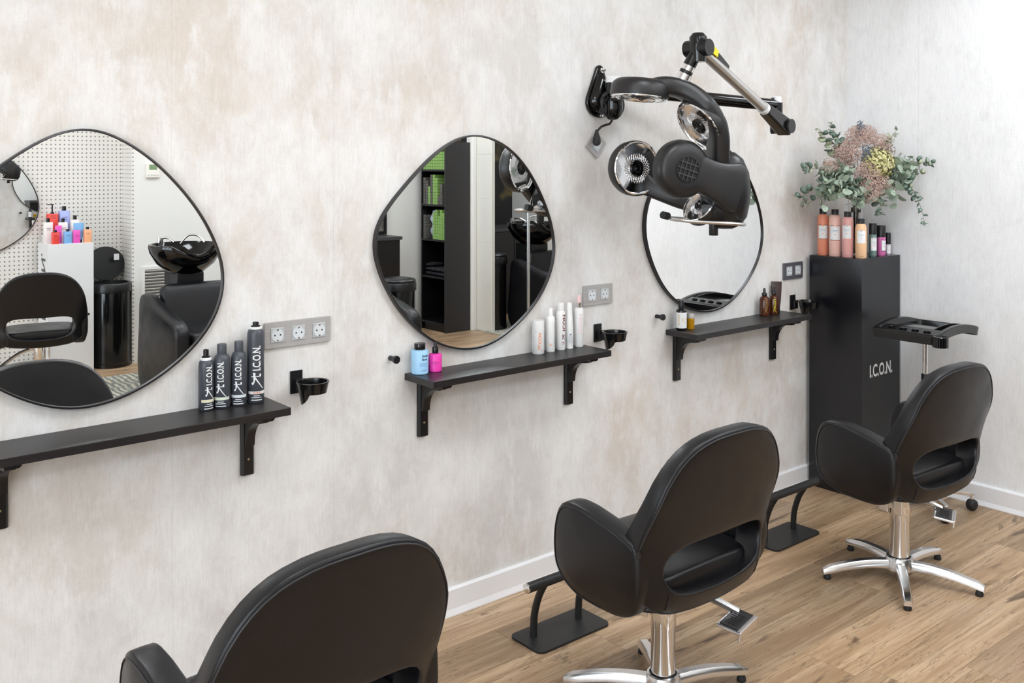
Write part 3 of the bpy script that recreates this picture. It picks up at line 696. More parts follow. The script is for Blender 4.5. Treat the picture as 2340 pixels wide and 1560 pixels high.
# ================================================================== DISPLAY COLUMN
def text_fit(s, wd, ht, cuts=0):
    V, Fs = text_geo(s, 1.0, 1., cuts)
    xs = [p[0] for p in V]; ys = [p[1] for p in V]; cx, cy = (min(xs)+max(xs))/2, (min(ys)+max(ys))/2
    fx, fy = wd/(max(xs)-min(xs)), ht/(max(ys)-min(ys))
    return [((p[0]-cx)*fx, (p[1]-cy)*fy, 0) for p in V], Fs
def thicken(g, dz):
    V, Fs = g; n = len(V)
    return V+[(x, y, z+dz) for x, y, z in V], Fs+[tuple(i+n for i in reversed(f)) for f in Fs]
CT = 1.1457
CK = 1.0367   # the column stands right in the corner
def K(x, y): return (CX+CK*(x-CX), CY+CK*(y-CY))
COLM = mat('black_laminate', '#101116', .24, spec=.55)
co = thing('display_column', 'tall black square display column with white lettering in the corner', 'column', (4.434, -.1675, 0))
obj('body', box(-.177, .177, -.1425, .1425, 0, CT), COLM, co, smooth=0, bevel=.0012)
g = text_fit('I.C.O.N.', .208, .062)
obj('lettering', ([(x, -.1431, z) for x, z, _ in g[0]], g[1]), WPRINT, co, loc=(-.001, 0, .601), smooth=0)
# ================================================================== TROLLEY TRAY
tt = thing('tray_trolley', 'black salon tray on a chrome pole with castors, by the right wall', 'trolley', (4.40, -.55, 0))
def tz(x): return .03*(1-(((x+.07)/.20)**2))
x0, x1, y0, y1 = -.272, .132, -.195, .118
rings = []
for inset, z in ((.004, .810), (.0, .846), (.004, .850), (.022, .849), (.026, .845), (.030, .822), (.034, .820)):
    pts = [(p.x, p.y) for p in resample([(a, b, 0) for a, b in rrect(x0+inset, x1-inset, y0+inset, y1-inset, .02, 4)], 88)]
    rings.append([(a, b, z+tz(a)) for a, b in pts])
V, Fs = loft(rings, cap=False)
n = 88; N0 = len(V)
tray = obj('tray_rim', (V, Fs), BLACKG2, tt, smooth=40)
# tray floor follows the arch (grid)
gx, gy = 16, 3; V = []; Fs = []
for zz in (.821, .812):
    for i in range(gx+1):
        for j in range(gy+1):
            a = x0+.03+(x1-x0-.06)*i/gx; b = y0+.03+(y1-y0-.06)*j/gy; V.append((a, b, zz+tz(a)))
for s_ in (0, 1):
    o_ = s_*(gx+1)*(gy+1)
    for i in range(gx):
        for j in range(gy):
            k = o_+i*(gy+1)+j; Fs.append((k, k+1, k+gy+2, k+gy+1))
obj('tray_floor', (V, Fs), mat('tray_floor_black', '#0b0b0d', .15), tt)
# flat tool strip with cups along the short side, divider, ring holder
obj('tool_strip', loft([[(a, b, .846+tz(a)) for a, b in ((x0+.02, yy), (x0+.085, yy))]+[(a, b, .838+tz(a)) for a, b in ((x0+.085, yy), (x0+.02, yy))] for yy in (y0+.02, y1-.02)]), BLACKG2, tt, smooth=0)
for k in range(4):
    cx_, cy_ = x0+.05, y0+.075+.055*k
    obj('tool_cup', lathe([(.016, .002), (.0165, .005), (.0125, .005), (.011, -.004), (.0001, -.004)], 20, cx=cx_, cy=cy_), CHROME if False else BLACKG, tt, loc=(0, 0, .846+tz(cx_)))
obj('divider', loft([[(a, y0+.055, .848+tz(a)), (a, y0+.061, .848+tz(a)), (a, y0+.061, .822+tz(a)), (a, y0+.055, .822+tz(a))] for a in [x0+.09+(x1-x0-.12)*k/12 for k in range(13)]]), BLACKG2, tt, smooth=40)
obj('ring_holder', lathe([(.030, -.040), (.033, -.038), (.033, .004), (.030, .007), (.019, .007), (.017, .002), (.017, -.036), (.020, -.040)], 32, cx=x0+.012, cy=y0-.006), BLACKG, tt, loc=(0, 0, .846+tz(x0)), smooth=40)
obj('pole', tube([(0, 0, .60), (0, 0, .825)], .0115, 20), CHROME, tt)
obj('pole_clamp', lathe([(.016, .585), (.018, .588), (.018, .618), (.0155, .622)], 20), BLACKP, tt)
obj('lower_pole', tube([(0, 0, .08), (0, 0, .60)], .0145, 20), CHROME, tt)
obj('base_hub', lathe([(.0001, .06), (.034, .06), (.036, .075), (.030, .10), (.018, .105)], 24), ALU, tt)
for a in (232, 308, 22, 156):
    a = math.radians(a); ca, sa = math.cos(a), math.sin(a)
    lg = obj('leg', loft([[(r*ca-b*sa, r*sa+b*ca, z) for b, z in ((-w, zb), (-w, zt), (w, zt), (w, zb))] for r, w, zb, zt in ((.02, .015, .07, .092), (.12, .012, .072, .088), (.205, .010, .070, .082), (.215, .007, .070, .078))]), ALU, tt, smooth=0, bevel=.002)
    px_, py_ = .203*ca, .203*sa
    obj('caster_stem', tube([(px_, py_, .045), (px_, py_, .074)], .007, 10), CHROME, lg)
    M = Matrix.Translation((px_, py_, .026)) @ Matrix.Rotation(a+.6, 4, 'Z') @ Matrix.Rotation(PI/2, 4, 'X')
    obj('caster', xf(lathe([(.0001, -.021), (.016, -.020), (.0235, -.014), (.026, -.005), (.026, .005), (.0235, .014), (.016, .020), (.0001, .021)], 24), M), RUBBER, lg)

# ================================================================== BOTTLES
def bottle(name, label, x, y, z, prof, m, group, cap=None, capm=None, cat='bottle', seg=36):
    t = thing(name, label, cat, (x, y, z), 0, group)
    obj('body', lathe(prof, seg), m, t, smooth=40)
    if cap: obj('cap', lathe(cap, 28), capm or BLACKP, t, smooth=40)
    return t
def camang(x, y): return math.atan2(CY-y, CX-x)
LOGO = [[(930, 895), (971, 893), (968, 1000), (958, 1040), (938, 1082), (915, 1086), (908, 1050), (938, 1040), (940, 960)],
        [(905, 948), (1058, 946), (1058, 958), (905, 962)], [(1030, 915), (1060, 908), (1062, 950), (1032, 950)],
        [(960, 962), (978, 972), (1046, 1076), (1088, 1134), (1112, 1146), (1110, 1154), (1080, 1146), (1034, 1088), (958, 980)]]
def logo_geo(s):
    gs = []
    for poly in LOGO:
        P = [((a-990)*.000189*s, -(b-980)*.000189*s, 0) for a, b in poly]
        P = [(p.x, p.y, 0) for p in resample(P, 26)]
        cx_ = sum(p[0] for p in P)/26; cy_ = sum(p[1] for p in P)/26
        gs.append((P, [tuple(range(26))]))
    V, Fs = join(*gs)
    bm = bmesh.new(); vs = [bm.verts.new(p) for p in V]
    for f in Fs: bm.faces.new([vs[i] for i in f])
    bmesh.ops.triangulate(bm, faces=bm.faces[:])
    for i in range(1, 12):
        bmesh.ops.bisect_plane(bm, geom=bm.verts[:]+bm.edges[:]+bm.faces[:], plane_co=(-.02*s+.045*s*i/12, 0, 0), plane_no=(1, 0, 0))
    bm.verts.index_update(); V = [tuple(v.co) for v in bm.verts]; Fs = [tuple(v.index for v in f.verts) for f in bm.faces]; bm.free()
    return V, Fs
def printrows(t, r, a, rows, m):
    for (da, dw, z0, z1) in rows: obj('print_line', cylpatch(r, a+da, dw, z0, z1, .0003, 8), m, t, smooth=60)
DK = mat('dark_grey_can', '#484b52', .38); CAPG = mat('dark_grey_cap', '#4a4d54', .42)
G1 = 'dark cans on the left shelf'
def dark_can(label, x, y, r, h, sh, kind, uoff, s, bandc, bandtxt=None):
    z = SZ; m = DK
    if kind == 'spray':
        prof = [(.0001, 0), (r-.003, 0), (r, .004), (r, sh-.022), (r*.97, sh-.012), (r*.86, sh-.004), (r*.70, sh), (r*.4, sh+.001), (.0001, sh+.001)]
        t = bottle('spray_can', label, x, y, z, prof, m, G1, None, None, 'spray can')
        obj('valve_rim', lathe([(r*.60, sh-.003), (r*.74, sh-.001), (r*.74, sh+.004), (r*.60, sh+.006)], 30), WPRINT, t, smooth=30)
        obj('nozzle', join(lathe([(r*.58, sh+.004), (r*.56, sh+.009), (r*.36, sh+.011), (r*.36, h), (.0001, h)], 24), cbox(0, 0, h+.0, r*.28, r*.5, .002)), BLACKP, t, smooth=30)
    else:
        prof = [(.0001, 0), (r-.003, 0), (r, .004), (r, sh-.026), (r*.96, sh-.014), (r*.82, sh-.005), (r*.58, sh), (.0001, sh)]
        t = bottle('lotion_bottle', label, x, y, z, prof, m, G1, [(r*.55, sh-.001), (r*.57, sh+.001), (r*.57, h-.002), (r*.54, h), (.0001, h)], CAPG)
    a = camang(x, y)+uoff/r
    g = text_fit('I.C.O.N.', .074*s, .0246*s, 12)
    obj('lettering', wrap(g, r, a, .136*s if s < .95 else .136, True), WPRINT, t, smooth=0)
    obj('emblem', wrap(logo_geo(s), r, a, .076*s), WPRINT, t, smooth=0)
    zb = .028*(s**.5)
    obj('band', cylpatch(r, a+.05, 2.3, zb, zb+.0085, .0003), bandc, t, smooth=60)
    if bandtxt: obj('band_lettering', wrap(text_fit(bandtxt, .022, .006, 10), r, a, zb+.0042, False, .0007), mat('orange_print', '#d98a5e', .6), t, smooth=0)
    printrows(t, r, a, ((0, .75, zb-.006, zb-.004), (-.02, 1.25, zb-.0115, zb-.0095), (0, 1.35, zb-.019, zb-.0165)), WPRINT)
    return t
dark_can('shortest of four dark cans, left end, black nozzle and yellow band', 1.148, -.033, .0216, .176, .147, 'spray', .0095, .76, mat('band_yellow', '#e9e2c4', .5))
dark_can('dark grey lotion bottle second from left on its shelf, green-tinted band', 1.196, -.034, .0239, .187, .158, 'cap', -.004, .80, mat('band_green', '#dfe6d3', .5))
dark_can('dark grey lotion bottle beside the tallest spray can, bluish-white band', 1.247, -.039, .0227, .190, .160, 'cap', -.002, .80, mat('band_blue', '#dde1e6', .5))
dark_can('tallest dark grey spray can with orange word on its band', 1.301, -.039, .0252, .241, .222, 'spray', .003, 1.0, mat('band_white', '#eeeae8', .5), 'DONE')
# blue and pink bottles
x, y = 1.905, -.034; r = .0296; t = bottle('squat_bottle', 'pale blue squat bottle with black flip cap on the middle shelf', x, y, SZ, [(.0001, 0), (r-.003, 0), (r, .003), (r, .077), (r-.002, .081), (r*.66, .083), (.0001, .083)], mat('pale_blue_plastic', '#a4d2f4', .42), None, [(r*.63, .082), (r*.65, .084), (r*.65, .102), (r*.62, .104), (.0001, .104)], BLACKG2)
a = camang(x, y)+.42
obj('lettering', join(wrap(text_fit('South', .024, .0085, 12), r, a+.26, .0645), wrap(text_fit('Bond', .020, .0080, 12), r, a+.20, .0525)), INK, t, smooth=0)
printrows(t, r, a, [(.05, 1.0, .040-.0028*k, .0409-.0028*k) for k in range(5)]+[(.15, .5, .0155, .0172), (.12, .75, .0125, .0137)], mat('blue_ink', '#6f9cc4', .6))
x, y = 1.968, -.037; r = .0229; t = bottle('dropper_bottle', 'bright pink dropper bottle beside the pale blue bottle', x, y, SZ, [(.0001, 0), (r-.002, 0), (r, .002), (r, .056), (r-.002, .060), (r*.5, .0625), (.0001, .0625)], mat('hot_pink_plastic', '#f23fae', .38), None, [(r*.46, .061), (r*.47, .063), (r*.47, .081), (r*.44, .083), (r*.24, .083), (r*.22, .096), (r*.16, .100), (.0001, .1005)], BLACKG2)
a = camang(x, y)
printrows(t, r, a, ((0-.1, .5, .036, .0375), (.0, 1.15, .0315, .0333), (-.05, .5, .0265, .0275)), mat('plum_ink', '#8a2a68', .6))
# white bottles
WB = mat('white_plastic', '#f3f2f0', .35); G2 = 'white bottles on the middle shelf'
OR = mat('orange_ink', '#eb8a55', .55); RD = mat('wine_ink', '#7c3244', .55); PK = mat('faint_pink_ink', '#f0d3d6', .55); GYI = mat('grey_ink', '#b9bdc8', .55)
x, y, r = 2.444, -.037, .0233
t = bottle('mousse_can', 'short white can with orange vertical lettering, leftmost white product', x, y, SZ, [(.0001, 0), (r-.003, 0), (r, .004), (r, .083), (.0001, .083)], WB, G2, [(r, .0835), (r*1.01, .085), (r*1.01, .122), (r*.97, .126), (.0001, .1265)], WB)
a = camang(x, y); obj('lettering', wrap(text_fit('ICON', .040, .0125, 10), r, a+.30, .060, True), OR, t, smooth=0)
obj('emblem', wrap(logo_geo(.5), r, a+.25, .028), OR, t, smooth=0)
printrows(t, r, a-.85, [(0, .32, .012+.0062*k, .0135+.0062*k) for k in range(11)], GYI)
x, y, r = 2.507, -.036, .0184
t = bottle('pump_bottle', 'white pump bottle with a nozzle head beside the short white can', x, y, SZ, [(.0001, 0), (r-.002, 0), (r, .004), (r, .118), (r*.92, .128), (r*.75, .134), (r*.5, .136), (.0001, .136)], WB, G2)
obj('pump_head', join(lathe([(r*.50, .135), (r*.52, .152), (r*.46, .154), (r*.46, .163), (r*.42, .166), (.0001, .166)], 20), box(0, r*.95, -.003, .003, .158, .164)), WB, t)
a = camang(x, y); printrows(t, r, a, ((.1, .6, .030, .0325), (.05, .7, .025, .0265)), OR); printrows(t, r, a+1.05, [(0, .14, .02+.0085*k, .0255+.0085*k) for k in range(11)], INK)
x, y, r = 2.564, -.033, .0181
t = bottle('shampoo_bottle', 'tall white bottle with flip cap and wine-red vertical lettering', x, y, SZ, [(.0001, 0), (r-.002, 0), (r, .004), (r, .132), (r*.93, .143), (r*.72, .150), (r*.55, .152), (.0001, .152)], WB, G2, [(r*.68, .151), (r*.70, .153), (r*.70, .178), (r*.66, .181), (.0001, .181)], WB)
a = camang(x, y); obj('lettering', wrap(text_fit('ICON', .062, .0145, 12), r, a+.80, .105, True), RD, t, smooth=0)
obj('emblem', wrap(logo_geo(.55), r, a+.70, .052), RD, t, smooth=0); printrows(t, r, a, ((.55, .8, .030, .0325), (.5, .9, .024, .0255)), RD)
x, y, r = 2.609, -.034, .0147; rings = []
for z_, wx, wy in ((0, r, r), (.032, r, r), (.033, r*1.05, r*1.05), (.09, r*.95, r*.85), (.15, r*.70, r*.35), (.177, r*.6, .0015)):
    a0_ = camang(x, y)+PI/2
    rings.append([(wx*math.cos(2*PI*k/28)*math.cos(a0_)-wy*math.sin(2*PI*k/28)*math.sin(a0_), wx*math.cos(2*PI*k/28)*math.sin(a0_)+wy*math.sin(2*PI*k/28)*math.cos(a0_), z_) for k in range(28)])
t = thing('cream_tube', 'slim white tube standing on its cap between two tall white bottles', 'tube', (x, y, SZ), 0, G2)
obj('tube_body', loft(rings), WB, t, smooth=40); printrows(t, r*1.03, camang(x, y), ((.3, .5, .052, .058), (.2, .9, .045, .0465)), mat('blue_grey_ink', '#8f97b8', .55))
x, y, r = 2.662, -.032, .0188
t = bottle('spray_bottle', 'white spray bottle with pink nozzle cap, rightmost white product', x, y, SZ, [(.0001, 0), (r-.003, 0), (r*.93, .003), (r, .120), (r, .140), (r*.88, .150), (r*.5, .153), (.0001, .153)], WB, G2)
obj('collar', lathe([(r*.50, .152), (r*.52, .153), (r*.52, .172), (r*.46, .173), (.0001, .173)], 22), CHROME, t)
obj('nozzle_cap', lathe([(r*.42, .172), (r*.42, .186), (r*.34, .198), (r*.28, .201), (.0001, .202)], 22), mat('pale_pink_plastic', '#f3cfd0', .4), t)
a = camang(x, y); obj('lettering', wrap(text_fit('ICON', .075, .0135, 12), r, a+.35, .092, True), PK, t, smooth=0)
# right shelf
x, y, r = 3.258, -.047, .0224
t = bottle('pump_bottle', 'black pump bottle with large white label at the left end of its shelf', x, y, SZ, [(.0001, 0), (r-.002, 0), (r, .003), (r, .082), (r*.93, .087), (r*.5, .088), (.0001, .088)], BLACKG2, None, [(r*.52, .087), (r*.55, .089), (r*.55, .106), (r*.50, .118), (r*.42, .128), (.0001, .129)], BLACKP)
a = camang(x, y); obj('label', cylpatch(r, a+.1, 2.75, .010, .077, .0004, 20), WPRINT, t, smooth=60)
LG = mat('pale_gold_ink', '#e6cf9f', .55); obj('lettering', wrap(text_fit('ICON', .042, .010, 10), r, a-.45, .046, True, .0008), LG, t, smooth=0); obj('emblem', wrap(logo_geo(.5), r, a+.42, .046, False, .0008), LG, t, smooth=0)
x, y, r = 3.311, -.053, .0170
t = bottle('oil_vial', 'small round vial of golden oil with clear cap', x, y, SZ, [(.0001, 0), (r-.001, 0), (r, .002), (r, .044), (r*.9, .046), (.0001, .046)], mat('golden_oil', srgb('#d99a08'), .08, 0, .5, Transmission_Weight=.35), None, [(r*.86, .0465), (r*.90, .048), (r*.90, .064), (r*.85, .066), (.0001, .066)], mat('frosted_clear_cap', '#e3e0d8', .2, Transmission_Weight=.3))
for (x, y, r, lab, ink, nm) in ((3.860, -.042, .0233, 'amber glass dropper bottle, left one of the pair on the right shelf', mat('dull_gold_ink', '#9c8350', .5), 'dropper'), (3.921, -.050, .0205, 'dark amber dropper bottle with bright yellow lettering', mat('yellow_ink', '#d9d04a', .5), 'dropper')):
    t = bottle('amber_bottle', lab, x, y, SZ, [(.0001, 0), (r-.003, 0), (r, .003), (r, .070), (r*.93, .080), (r*.72, .088), (r*.46, .091), (r*.46, .094), (.0001, .094)], AMBER, 'amber dropper bottles', [(r*.50, .092), (r*.52, .094), (r*.52, .105), (r*.46, .107), (r*.27, .107), (r*.25, .122), (r*.18, .128), (.0001, .129)], BLACKG2)
    a = camang(x, y); k_ = .42 if r > .022 else .30
    obj('lettering', wrap(text_fit('ICON', .040, .0105, 10), r, a+k_, .055, True), ink, t, smooth=0); obj('emblem', wrap(logo_geo(.45), r, a+k_, .026), ink, t, smooth=0)
x, y = 3.972, -.030; t = thing('cream_tube', 'dark brown flat tube with gold print standing behind the amber bottles', 'tube', (x, y, SZ))
a0_ = camang(x, y)+PI/2+.15; rings = []
for z_, wx, wy in ((.026, .0165, .0165), (.05, .020, .016), (.10, .024, .010), (.140, .0255, .0022), (.150, .0255, .0016)):
    rings.append([(wx*math.cos(2*PI*k/28)*math.cos(a0_)-wy*math.sin(2*PI*k/28)*math.sin(a0_), wx*math.cos(2*PI*k/28)*math.sin(a0_)+wy*math.sin(2*PI*k/28)*math.cos(a0_), z_) for k in range(28)])
obj('tube_body', loft(rings), mat('brown_tube', '#3a2522', .35), t, smooth=40); obj('cap', lathe([(.0001, 0), (.0155, 0), (.0165, .002), (.0165, .026), (.0001, .026)], 26), BLACKP, t)
printrows(t, .0195, a0_-PI/2, [(.0, .7, .036+.005*k, .038+.005*k) for k in range(4)], mat('copper_ink', '#8a5a40', .5))
# cans on the column
def col_can(name, label, x, y, r, h, capz, colr, capr, lab=None, sh=None, foff=0., border=None, cat='spray can'):
    x, y = K(x, y); r *= CK; h *= CK; capz *= CK; capr *= CK; lab = lab and (lab[0]*CK, lab[1]*CK, lab[2])
    sh = sh or capz-.001
    prof = [(.0001, 0), (r-.002, 0), (r, .003), (r, sh-.024), (r*.96, sh-.014), (r*.84, sh-.006), (capr*1.02, sh), (.0001, sh)] if capr < r*.9 else [(.0001, 0), (r-.002, 0), (r, .003), (r, sh), (.0001, sh)]
    t = bottle(name, label, x, y, CT, prof, colr, 'products on the black display column', [(capr, capz-.002), (capr*1.01, capz), (capr*1.01, h-.002), (capr*.96, h), (.0001, h)], BLACKP, cat)
    a = camang(x, y)+foff
    if lab:
        z0, z1, dw = lab
        if border: obj('label_border', cylpatch(r, a, dw+.14, z0-.003, z1+.003, .0003), border, t, smooth=60)
        obj('label', cylpatch(r, a, dw, z0, z1, .0006), WPRINT, t, smooth=60)
        cg = [(.0055*math.cos(2*PI*k/20), .0055*math.sin(2*PI*k/20), 0) for k in range(20)]
        obj('seal', wrap((cg, [tuple(range(20))]), r, a, z1, False, .0009), colr if border else mat('grey_seal', '#c9c7cb', .5), t, smooth=0)
        printrows(t, r+.0004, a, ((0, dw*.55, z0+(z1-z0)*.66, z0+(z1-z0)*.70), (0, dw*.4, z0+(z1-z0)*.57, z0+(z1-z0)*.60)), mat('pale_teal_ink', '#a8c6cf', .55))
        dg_ = [(.003*math.cos(2*PI*k/12), .003*math.sin(2*PI*k/12), 0) for k in range(12)]
        obj('label_dot', wrap((dg_, [tuple(range(12))]), r, a, z0+(z1-z0)*.38, False, .0011), mat('label_dot_red', '#dba0a0', .6), t, smooth=0)
        printrows(t, r, a, ((0, .75, .009, .0105),), mat('soft_brown_ink', '#c08070', .6))
    return t
BRD = mat('brown_border', '#8a5a50', .5)
col_can('spray_can', 'orange-red spray can at the wall end of the black column', 4.164, -.160, .0262, .221, .197, mat('coral_orange', '#f29a7a', .38), .0165, (.080, .143, 1.75), border=BRD)
col_can('spray_can', 'pale peach-pink spray can beside the orange-red one', 4.162, -.226, .0286, .221, .197, mat('pale_peach', '#f8cabb', .38), .0165, (.078, .143, 1.7), border=BRD)
col_can('spray_can', 'rose-pink spray can in front of the glass vase', 4.163, -.292, .0257, .213, .189, mat('rose_pink', '#efb2ac', .38), .0160, (.088, .148, 1.7), foff=-.2)
col_can('spray_can', 'light orange spray can at the front corner of the black column', 4.167, -.358, .0256, .182, .160, mat('light_orange', '#facb9e', .38), .0160, (.070, .128, 1.55), foff=.05)
col_can('spray_bottle', 'green-tinted clear bottle with tall black cap on the column', 4.280, -.353, .0177, .156, .105, mat('teal_tint', srgb('#86aaa4'), .1, 0, .5, Transmission_Weight=.3), .0175, (.028, .088, 1.6), foff=.35, cat='bottle')
col_can('spray_bottle', 'magenta-pink bottle with tall black cap on the column', 4.352, -.354, .0210, .143, .088, mat('magenta_pink', '#de78b2', .35), .0205, (.024, .074, 1.2), foff=.75, border=mat('plum_border', '#6a3050', .5), cat='bottle')
col_can('spray_bottle', 'smallest lilac-white bottle with black cap, rightmost on the column', 4.409, -.358, .0126, .106, .052, mat('lilac_white', '#cfc4d6', .35), .0124, (.008, .046, 1.5), foff=.3, cat='bottle')

# ================================================================== VASE AND DRIED BOUQUET
vx, vy = K(4.285, -.262); vh = .298
v = thing('glass_vase', 'clear cylindrical glass vase on the black display column', 'vase', (vx, vy, CT))
obj('glass', lathe([(.0001, .0), (.034, 0), (.036, .003), (.036, vh), (.0335, vh), (.0335, .010), (.0001, .008)], 36), GLASS, v, smooth=40)
bq = thing('dried_bouquet', 'large dried bouquet of eucalyptus, pink sprays and a yellow hydrangea', 'bouquet', (vx, vy, CT+.012))
def B(x, y, z): return Vector((CX+1.014*(x-CX)-vx, CY+1.014*(y-CY)-vy, CZ+1.014*(z-CZ)-CT-.012))
rb = random.Random(11)
STEM = mat('dry_stem', '#6b5137', .7); gs = []
for k in range(16):
    a = rb.random()*2*PI; r0 = .02*rb.random(); r1 = .028*rb.random()
    gs.append(tube([(r1*math.cos(a), r1*math.sin(a), 0), (r0*math.cos(a+.5), r0*math.sin(a+.5), .20), (r1*.9*math.cos(a+1), r1*.9*math.sin(a+1), .30)], .0026, 6))
obj('stems', join(*gs), STEM, bq)
obj('twine', lathe([(.020, .200), (.0235, .203), (.024, .212), (.0235, .222), (.020, .226)], 20), mat('jute_twine', '#b08a5e', .8), bq)
LEAFM = [mat('eucalyptus_a', '#a6b5a2', .55), mat('eucalyptus_b', '#8ba092', .55), mat('eucalyptus_c', '#bcc4a6', .55), mat('eucalyptus_d', '#6f8578', .55)]
leaf_meshes = []
for k, (el, mm) in enumerate(((1.0, 0), (1.25, 1), (1.1, 2), (1.4, 3))):
    pts = [(0, 0, 0)]
    Vv, Ff = [], []
    n = 12; r_ = .0185
    ring0 = [(r_*math.sin(2*PI*j/n), el*r_*(1-math.cos(2*PI*j/n)), .0035*math.cos(2*2*PI*j/n)) for j in range(n)]
    Vv = [(0, el*r_, -.0025), (0, el*r_, -.0032)]+ring0
    for j in range(n): Ff.append((0, 2+j, 2+(j+1) % n)); Ff.append((1, 2+(j+1) % n, 2+j))
    me = bpy.data.meshes.new('leaf'); me.from_pydata(Vv, [], Ff); me.shade_smooth(); me.materials.append(LEAFM[mm]); leaf_meshes.append(me)
def branch(pts, nl, size=1., kind=None, start=.35):
    P = spline([B(*p) for p in pts], 10); m = len(P)
    br = obj('eucalyptus_branch', tube(P, lambda t: .0018*(1-.6*t), 6), mat('eucalyptus_stem', '#7d7a5e', .7), bq)
    for k in range(nl):
        u = start+(1-start)*(k+.5*rb.random())/nl; i = min(m-2, int(u*(m-1))); p = P[i]; d_ = (P[i+1]-P[i]).normalized()
        for s in (-1, 1):
            if rb.random() < .08: continue
            rv_ = Vector((rb.uniform(-1, 1), rb.uniform(-1, 1), rb.uniform(-1, 1)))
            sd = d_.cross(rv_).normalized()*s; yv = (sd+d_*.45+Vector((0, 0, .1))).normalized(); zv = (d_*.7+rv_*.5-(d_*.7+rv_*.5).dot(yv)*yv).normalized(); xv = yv.cross(zv)
            sc = 1.22*size*(1.1-.55*(u**2.5))*rb.uniform(.8, 1.12)
            M = Matrix(((xv.x, yv.x, zv.x, p.x), (xv.y, yv.y, zv.y, p.y), (xv.z, yv.z, zv.z, p.z), (0, 0, 0, 1))) @ Matrix.Scale(sc, 4)
            lo = bpy.data.objects.new('leaf', leaf_meshes[kind if kind is not None and rb.random() < .7 else rb.randrange(4)]); COL.objects.link(lo)
            lo.parent = br; lo.matrix_local = M
T0 = (4.355, -.205, 1.44)
def BR(end, mid, nl, size=1., kind=None, start=.35): branch([T0, mid, end], nl, size, kind, start)
BR((4.00, -.120, 1.425), (4.14, -.22, 1.52), 13, .95, 1); BR((4.035, -.13, 1.40), (4.17, -.25, 1.48), 11, .95, 0)
BR((4.015, -.135, 1.580), (4.15, -.21, 1.56), 9, .85, 1, .5); BR((4.075, -.195, 1.765), (4.17, -.25, 1.62), 8, 1.0, 2, .62)
BR((4.128, -.225, 1.795), (4.17, -.25, 1.66), 9, .75, 3, .60); BR((4.10, -.28, 1.485), (4.18, -.31, 1.50), 10, 1.0, 0, .3)
BR((4.13, -.32, 1.44), (4.21, -.33, 1.50), 9, 1.0, 0, .3); BR((4.15, -.22, 1.60), (4.21, -.26, 1.54), 9, 1.0, 0, .35)
BR((4.07, -.21, 1.545), (4.17, -.25, 1.53), 9, .95, 0, .35); BR((4.505, -.535, 1.605), (4.38, -.41, 1.60), 12, .80, 1, .5)
BR((4.47, -.50, 1.575), (4.37, -.40, 1.55), 9, 1.0, 0, .45); BR((4.44, -.47, 1.52), (4.37, -.39, 1.53), 9, 1.0, 0, .4)
BR((4.375, -.425, 1.765), (4.33, -.36, 1.66), 7, .75, 2, .62)
branch([T0, (4.37, -.40, 1.50), (4.425, -.465, 1.485), (4.455, -.495, 1.40), (4.473, -.512, 1.305)], 17, .62, 1, .35)
branch([T0, (4.30, -.34, 1.48), (4.315, -.37, 1.42), (4.318, -.375, 1.345)], 9, .85, 0, .35)
BR((4.22, -.36, 1.45), (4.26, -.33, 1.50), 7, .95, 1, .3); BR((4.35, -.40, 1.47), (4.32, -.34, 1.51), 7, .95, 0, .3)
fv, ff = [], []
for k in range(230):
    c_ = rb.choice(((4.10, -.24, 1.47), (4.15, -.28, 1.50), (4.16, -.26, 1.56), (4.38, -.42, 1.54), (4.40, -.43, 1.57), (4.34, -.40, 1.47), (4.20, -.33, 1.44)))
    p = B(c_[0]+rb.gauss(0, .028), c_[1]+rb.gauss(0, .028), c_[2]+rb.gauss(0, .028)); E_ = Euler((rb.uniform(-1.2, 1.2), rb.uniform(-1.2, 1.2), rb.uniform(0, 6.3))).to_matrix()
    o_ = len(fv); src = leaf_meshes[rb.choice((0, 0, 1, 3))]; sc_ = rb.uniform(.75, 1.15)
    fv += [tuple(p+E_ @ (vv.co*sc_)) for vv in src.vertices]; ff += [tuple(o_+i for i in pp.vertices) for pp in src.polygons]
o = obj('leaf_filler', (fv, ff), LEAFM[0], bq, smooth=60); o['kind'] = 'stuff'
# dried pink sprays: thousands of tiny florets, not countable
def florets(name, blobs, m, size, parent, kind='stuff'):
    V, Fs = [], []
    for (c_, rad, cnt) in blobs:
        for _ in range(cnt):
            d_ = Vector((rb.gauss(0, 1), rb.gauss(0, 1), rb.gauss(0, 1))).normalized()*(rb.random()**.4)
            p = B(*c_)+Vector((d_.x*rad[0], d_.y*rad[1], d_.z*rad[2])); q = Vector((rb.gauss(0, 1), rb.gauss(0, 1), rb.gauss(0, 1))).normalized()
            s_ = q.cross(Vector((rb.random(), rb.random(), rb.random()))).normalized(); L = size*rb.uniform(.6, 1.5); o_ = len(V); wv = L*.20
            V += [tuple(p-q*L), tuple(p+s_*wv), tuple(p+q*L), tuple(p-s_*wv), tuple(p+q.cross(s_)*wv)]
            Fs += [(o_, o_+1, o_+4), (o_+1, o_+2, o_+4), (o_+2, o_+3, o_+4), (o_+3, o_, o_+4), (o_, o_+1, o_+2, o_+3)]
    o = obj(name, (V, Fs), m, parent, smooth=0)
    if kind: o['kind'] = kind
    return o
florets('pink_sprays', [((4.185, -.275, 1.655), (.085, .07, .065), 1100), ((4.245, -.315, 1.735), (.10, .07, .055), 1050), ((4.235, -.355, 1.555), (.085, .06, .065), 1000), ((4.225, -.37, 1.475), (.065, .05, .06), 760), ((4.285, -.385, 1.505), (.07, .05, .05), 560), ((4.105, -.235, 1.590), (.045, .04, .04), 220), ((4.32, -.375, 1.70), (.07, .05, .045), 360)], mat('dried_pink', '#c9ada2', .8), .0085, bq)
